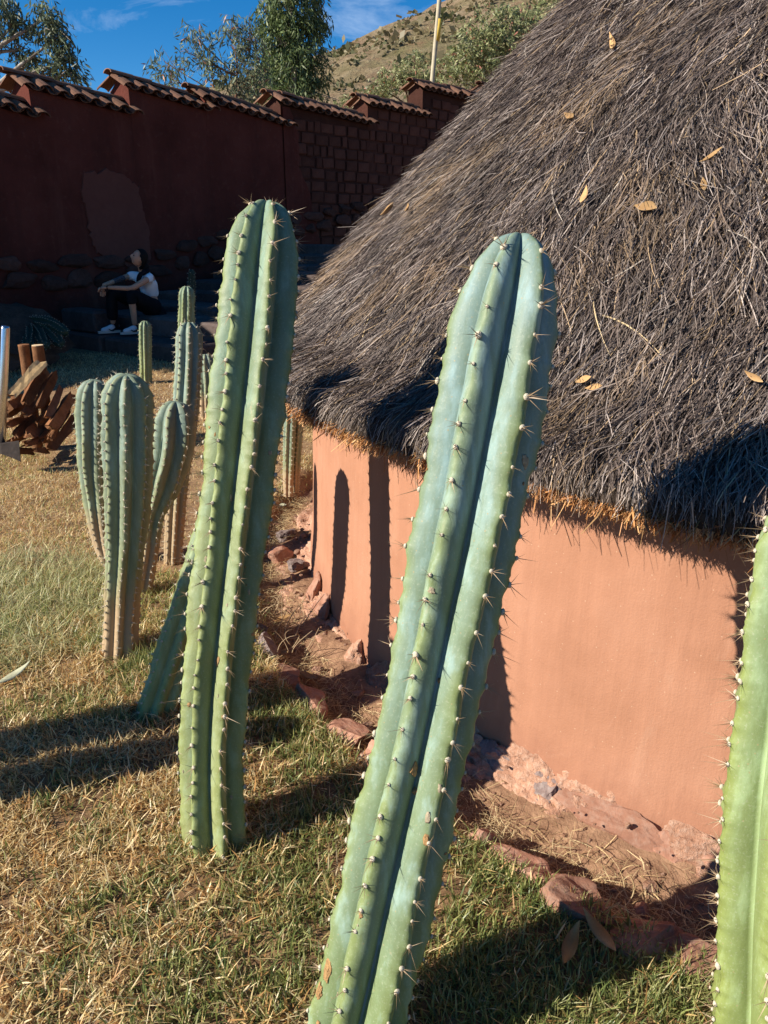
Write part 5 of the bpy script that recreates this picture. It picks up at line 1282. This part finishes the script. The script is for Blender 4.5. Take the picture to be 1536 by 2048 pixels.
# left: gum tree in two plumes
tree('eucalyptus_tree', 'eucalyptus with two drooping dark plumes at the far left', (at_Y(-70, 250, 16).x, 16, 0.2), [CL(92, 36, 16, 27, 30, 1.2), CL(112, 78, 16, 24, 30, 1.2), CL(132, 118, 16, 18, 28, 1.2), CL(146, 146, 16, 10, 14), CL(40, 100, 16.2, 18, 16), CL(68, 122, 16.1, 24, 20), CL(100, 146, 16.1, 20, 14), CL(8, 12, 16, 24, 28, 1.2), CL(28, 48, 16.2, 16, 20), CL(0, 178, 16.3, 26, 14), CL(-45, 50, 16.2, 36, 40), CL(-60, 140, 16.4, 36, 36)], 4600, .16, .034, EUC * 1.15, .11, 'gum_bark', .9, top=at_Y(-30, 30, 16))
# middle: tall dense one and the open one with bare branches
tree('eucalyptus_tree', 'tall dense narrow eucalyptus above the middle of the wall', (at_Y(575, 300, 21).x, 21, .5), [CL(580, 10, 21, 55, 50, 1.2), CL(560, 80, 21.2, 50, 50), CL(600, 85, 21, 48, 50), CL(575, 150, 21, 52, 42), CL(615, 150, 21.2, 38, 42), CL(535, 140, 21.3, 28, 40, .8), CL(590, 195, 21, 50, 22), CL(630, 40, 21.1, 22, 45, .8), CL(585, -50, 21, 50, 40), CL(540, 40, 21.1, 28, 34, .7)], 12500, .17, .036, BRT, .16, 'gum_bark', .9, top=at_Y(580, -60, 21))
tree('eucalyptus_tree', 'open young eucalyptus with bare dark branches left of the tall dense one', (at_Y(455, 300, 17.5).x, 17.5, .5), [CL(390, 75, 17.5, 20, 26, .6), CL(375, 105, 17.5, 20, 18, .5), CL(415, 120, 17.4, 24, 22, .5), CL(465, 60, 17.5, 26, 26, .6), CL(480, 100, 17.5, 24, 24, .6), CL(445, 140, 17.6, 28, 22, .4), CL(330, 125, 17.6, 20, 18, .6), CL(345, 160, 17.5, 22, 20, .45), CL(505, 75, 17.4, 18, 26, .6), CL(510, 140, 17.5, 22, 30, .6), CL(480, 170, 17.6, 26, 22, .6), CL(400, 175, 17.5, 26, 16, .4)], 2500, .16, .030, EUC * 1.25 + .012, .042, 'bark', .8, top=at_Y(470, 90, 17.5), accents=((.40, .17, .10), .04))
# right: pale shrubs in front of the hill
tree('pepper_tree', 'pale green bushy tree touching the edge of the thatch', (at_Y(985, 200, 27).x, 27, 1.0), [CL(985, 70, 27, 60, 45), CL(1035, 60, 27.3, 48, 45), CL(940, 105, 27, 42, 34), CL(1010, 120, 27, 52, 34), CL(900, 140, 27.2, 34, 24, .7), CL(960, 155, 27, 60, 24), CL(1070, 100, 27.4, 40, 40)], 9000, .17, .05, OLV, .12, 'gum_bark', .4, accents=((.36, .13, .09), .04))
tree('pepper_tree', 'olive bush with reddish sprays left of the utility pole', (at_Y(800, 210, 29).x, 29, 1.5), [CL(800, 155, 29, 38, 22, .8), CL(845, 165, 29, 40, 22, .8), CL(765, 180, 29.3, 34, 16, .7), CL(830, 128, 29.4, 24, 20, .4), CL(725, 192, 29.2, 32, 12, .6), CL(690, 200, 29.2, 26, 10, .5)], 3600, .16, .045, OLV * .95, .09, 'bark', .4, accents=((.38, .14, .09), .06))
tree('pepper_tree', 'yellowish bush high on the slope behind the thatch', (at_Y(1115, 120, 33).x, 33, 3.5), [CL(1115, 25, 33, 36, 34), CL(1145, 5, 33.2, 36, 30), CL(1090, 55, 33, 30, 26), CL(1180, 10, 33.3, 40, 30)], 4200, .17, .05, OLV * 1.15, .09, 'gum_bark', .4)
# utility pole
b, t_ = at_Y(862, 190, 26), at_Y(884, -60, 26)
pole = root('utility_pole', 'thin pale utility pole with a yellow band rising behind the wall', 'pole', (b.x, b.y, 0))
pd = (t_ - b).normalized(); b0 = b - pd * 2.2; t0 = t_ + pd * 1.5; y0_, y1_ = at_Y(874, 82, 26), at_Y(879, 38, 26)
V, Q, T3 = tube([b0, b, t_, t0], [.075, .070, .062, .06], 14); link('shaft', mesh_np('shaft', V, Q, T3, True), 'pole_grey', pole)
V, Q, T3 = tube([y0_, y1_], [.074, .072], 14); link('band', mesh_np('band', V, Q, T3, True), 'pole_yellow', pole)
V, Q, T3 = tube([t0 - pd * .3 - Vector((.7, 0, 0)), t0 - pd * .3 + Vector((.7, 0, 0))], [.05, .05], 6); link('crossarm', mesh_np('crossarm', V, Q, T3), 'bark', pole)
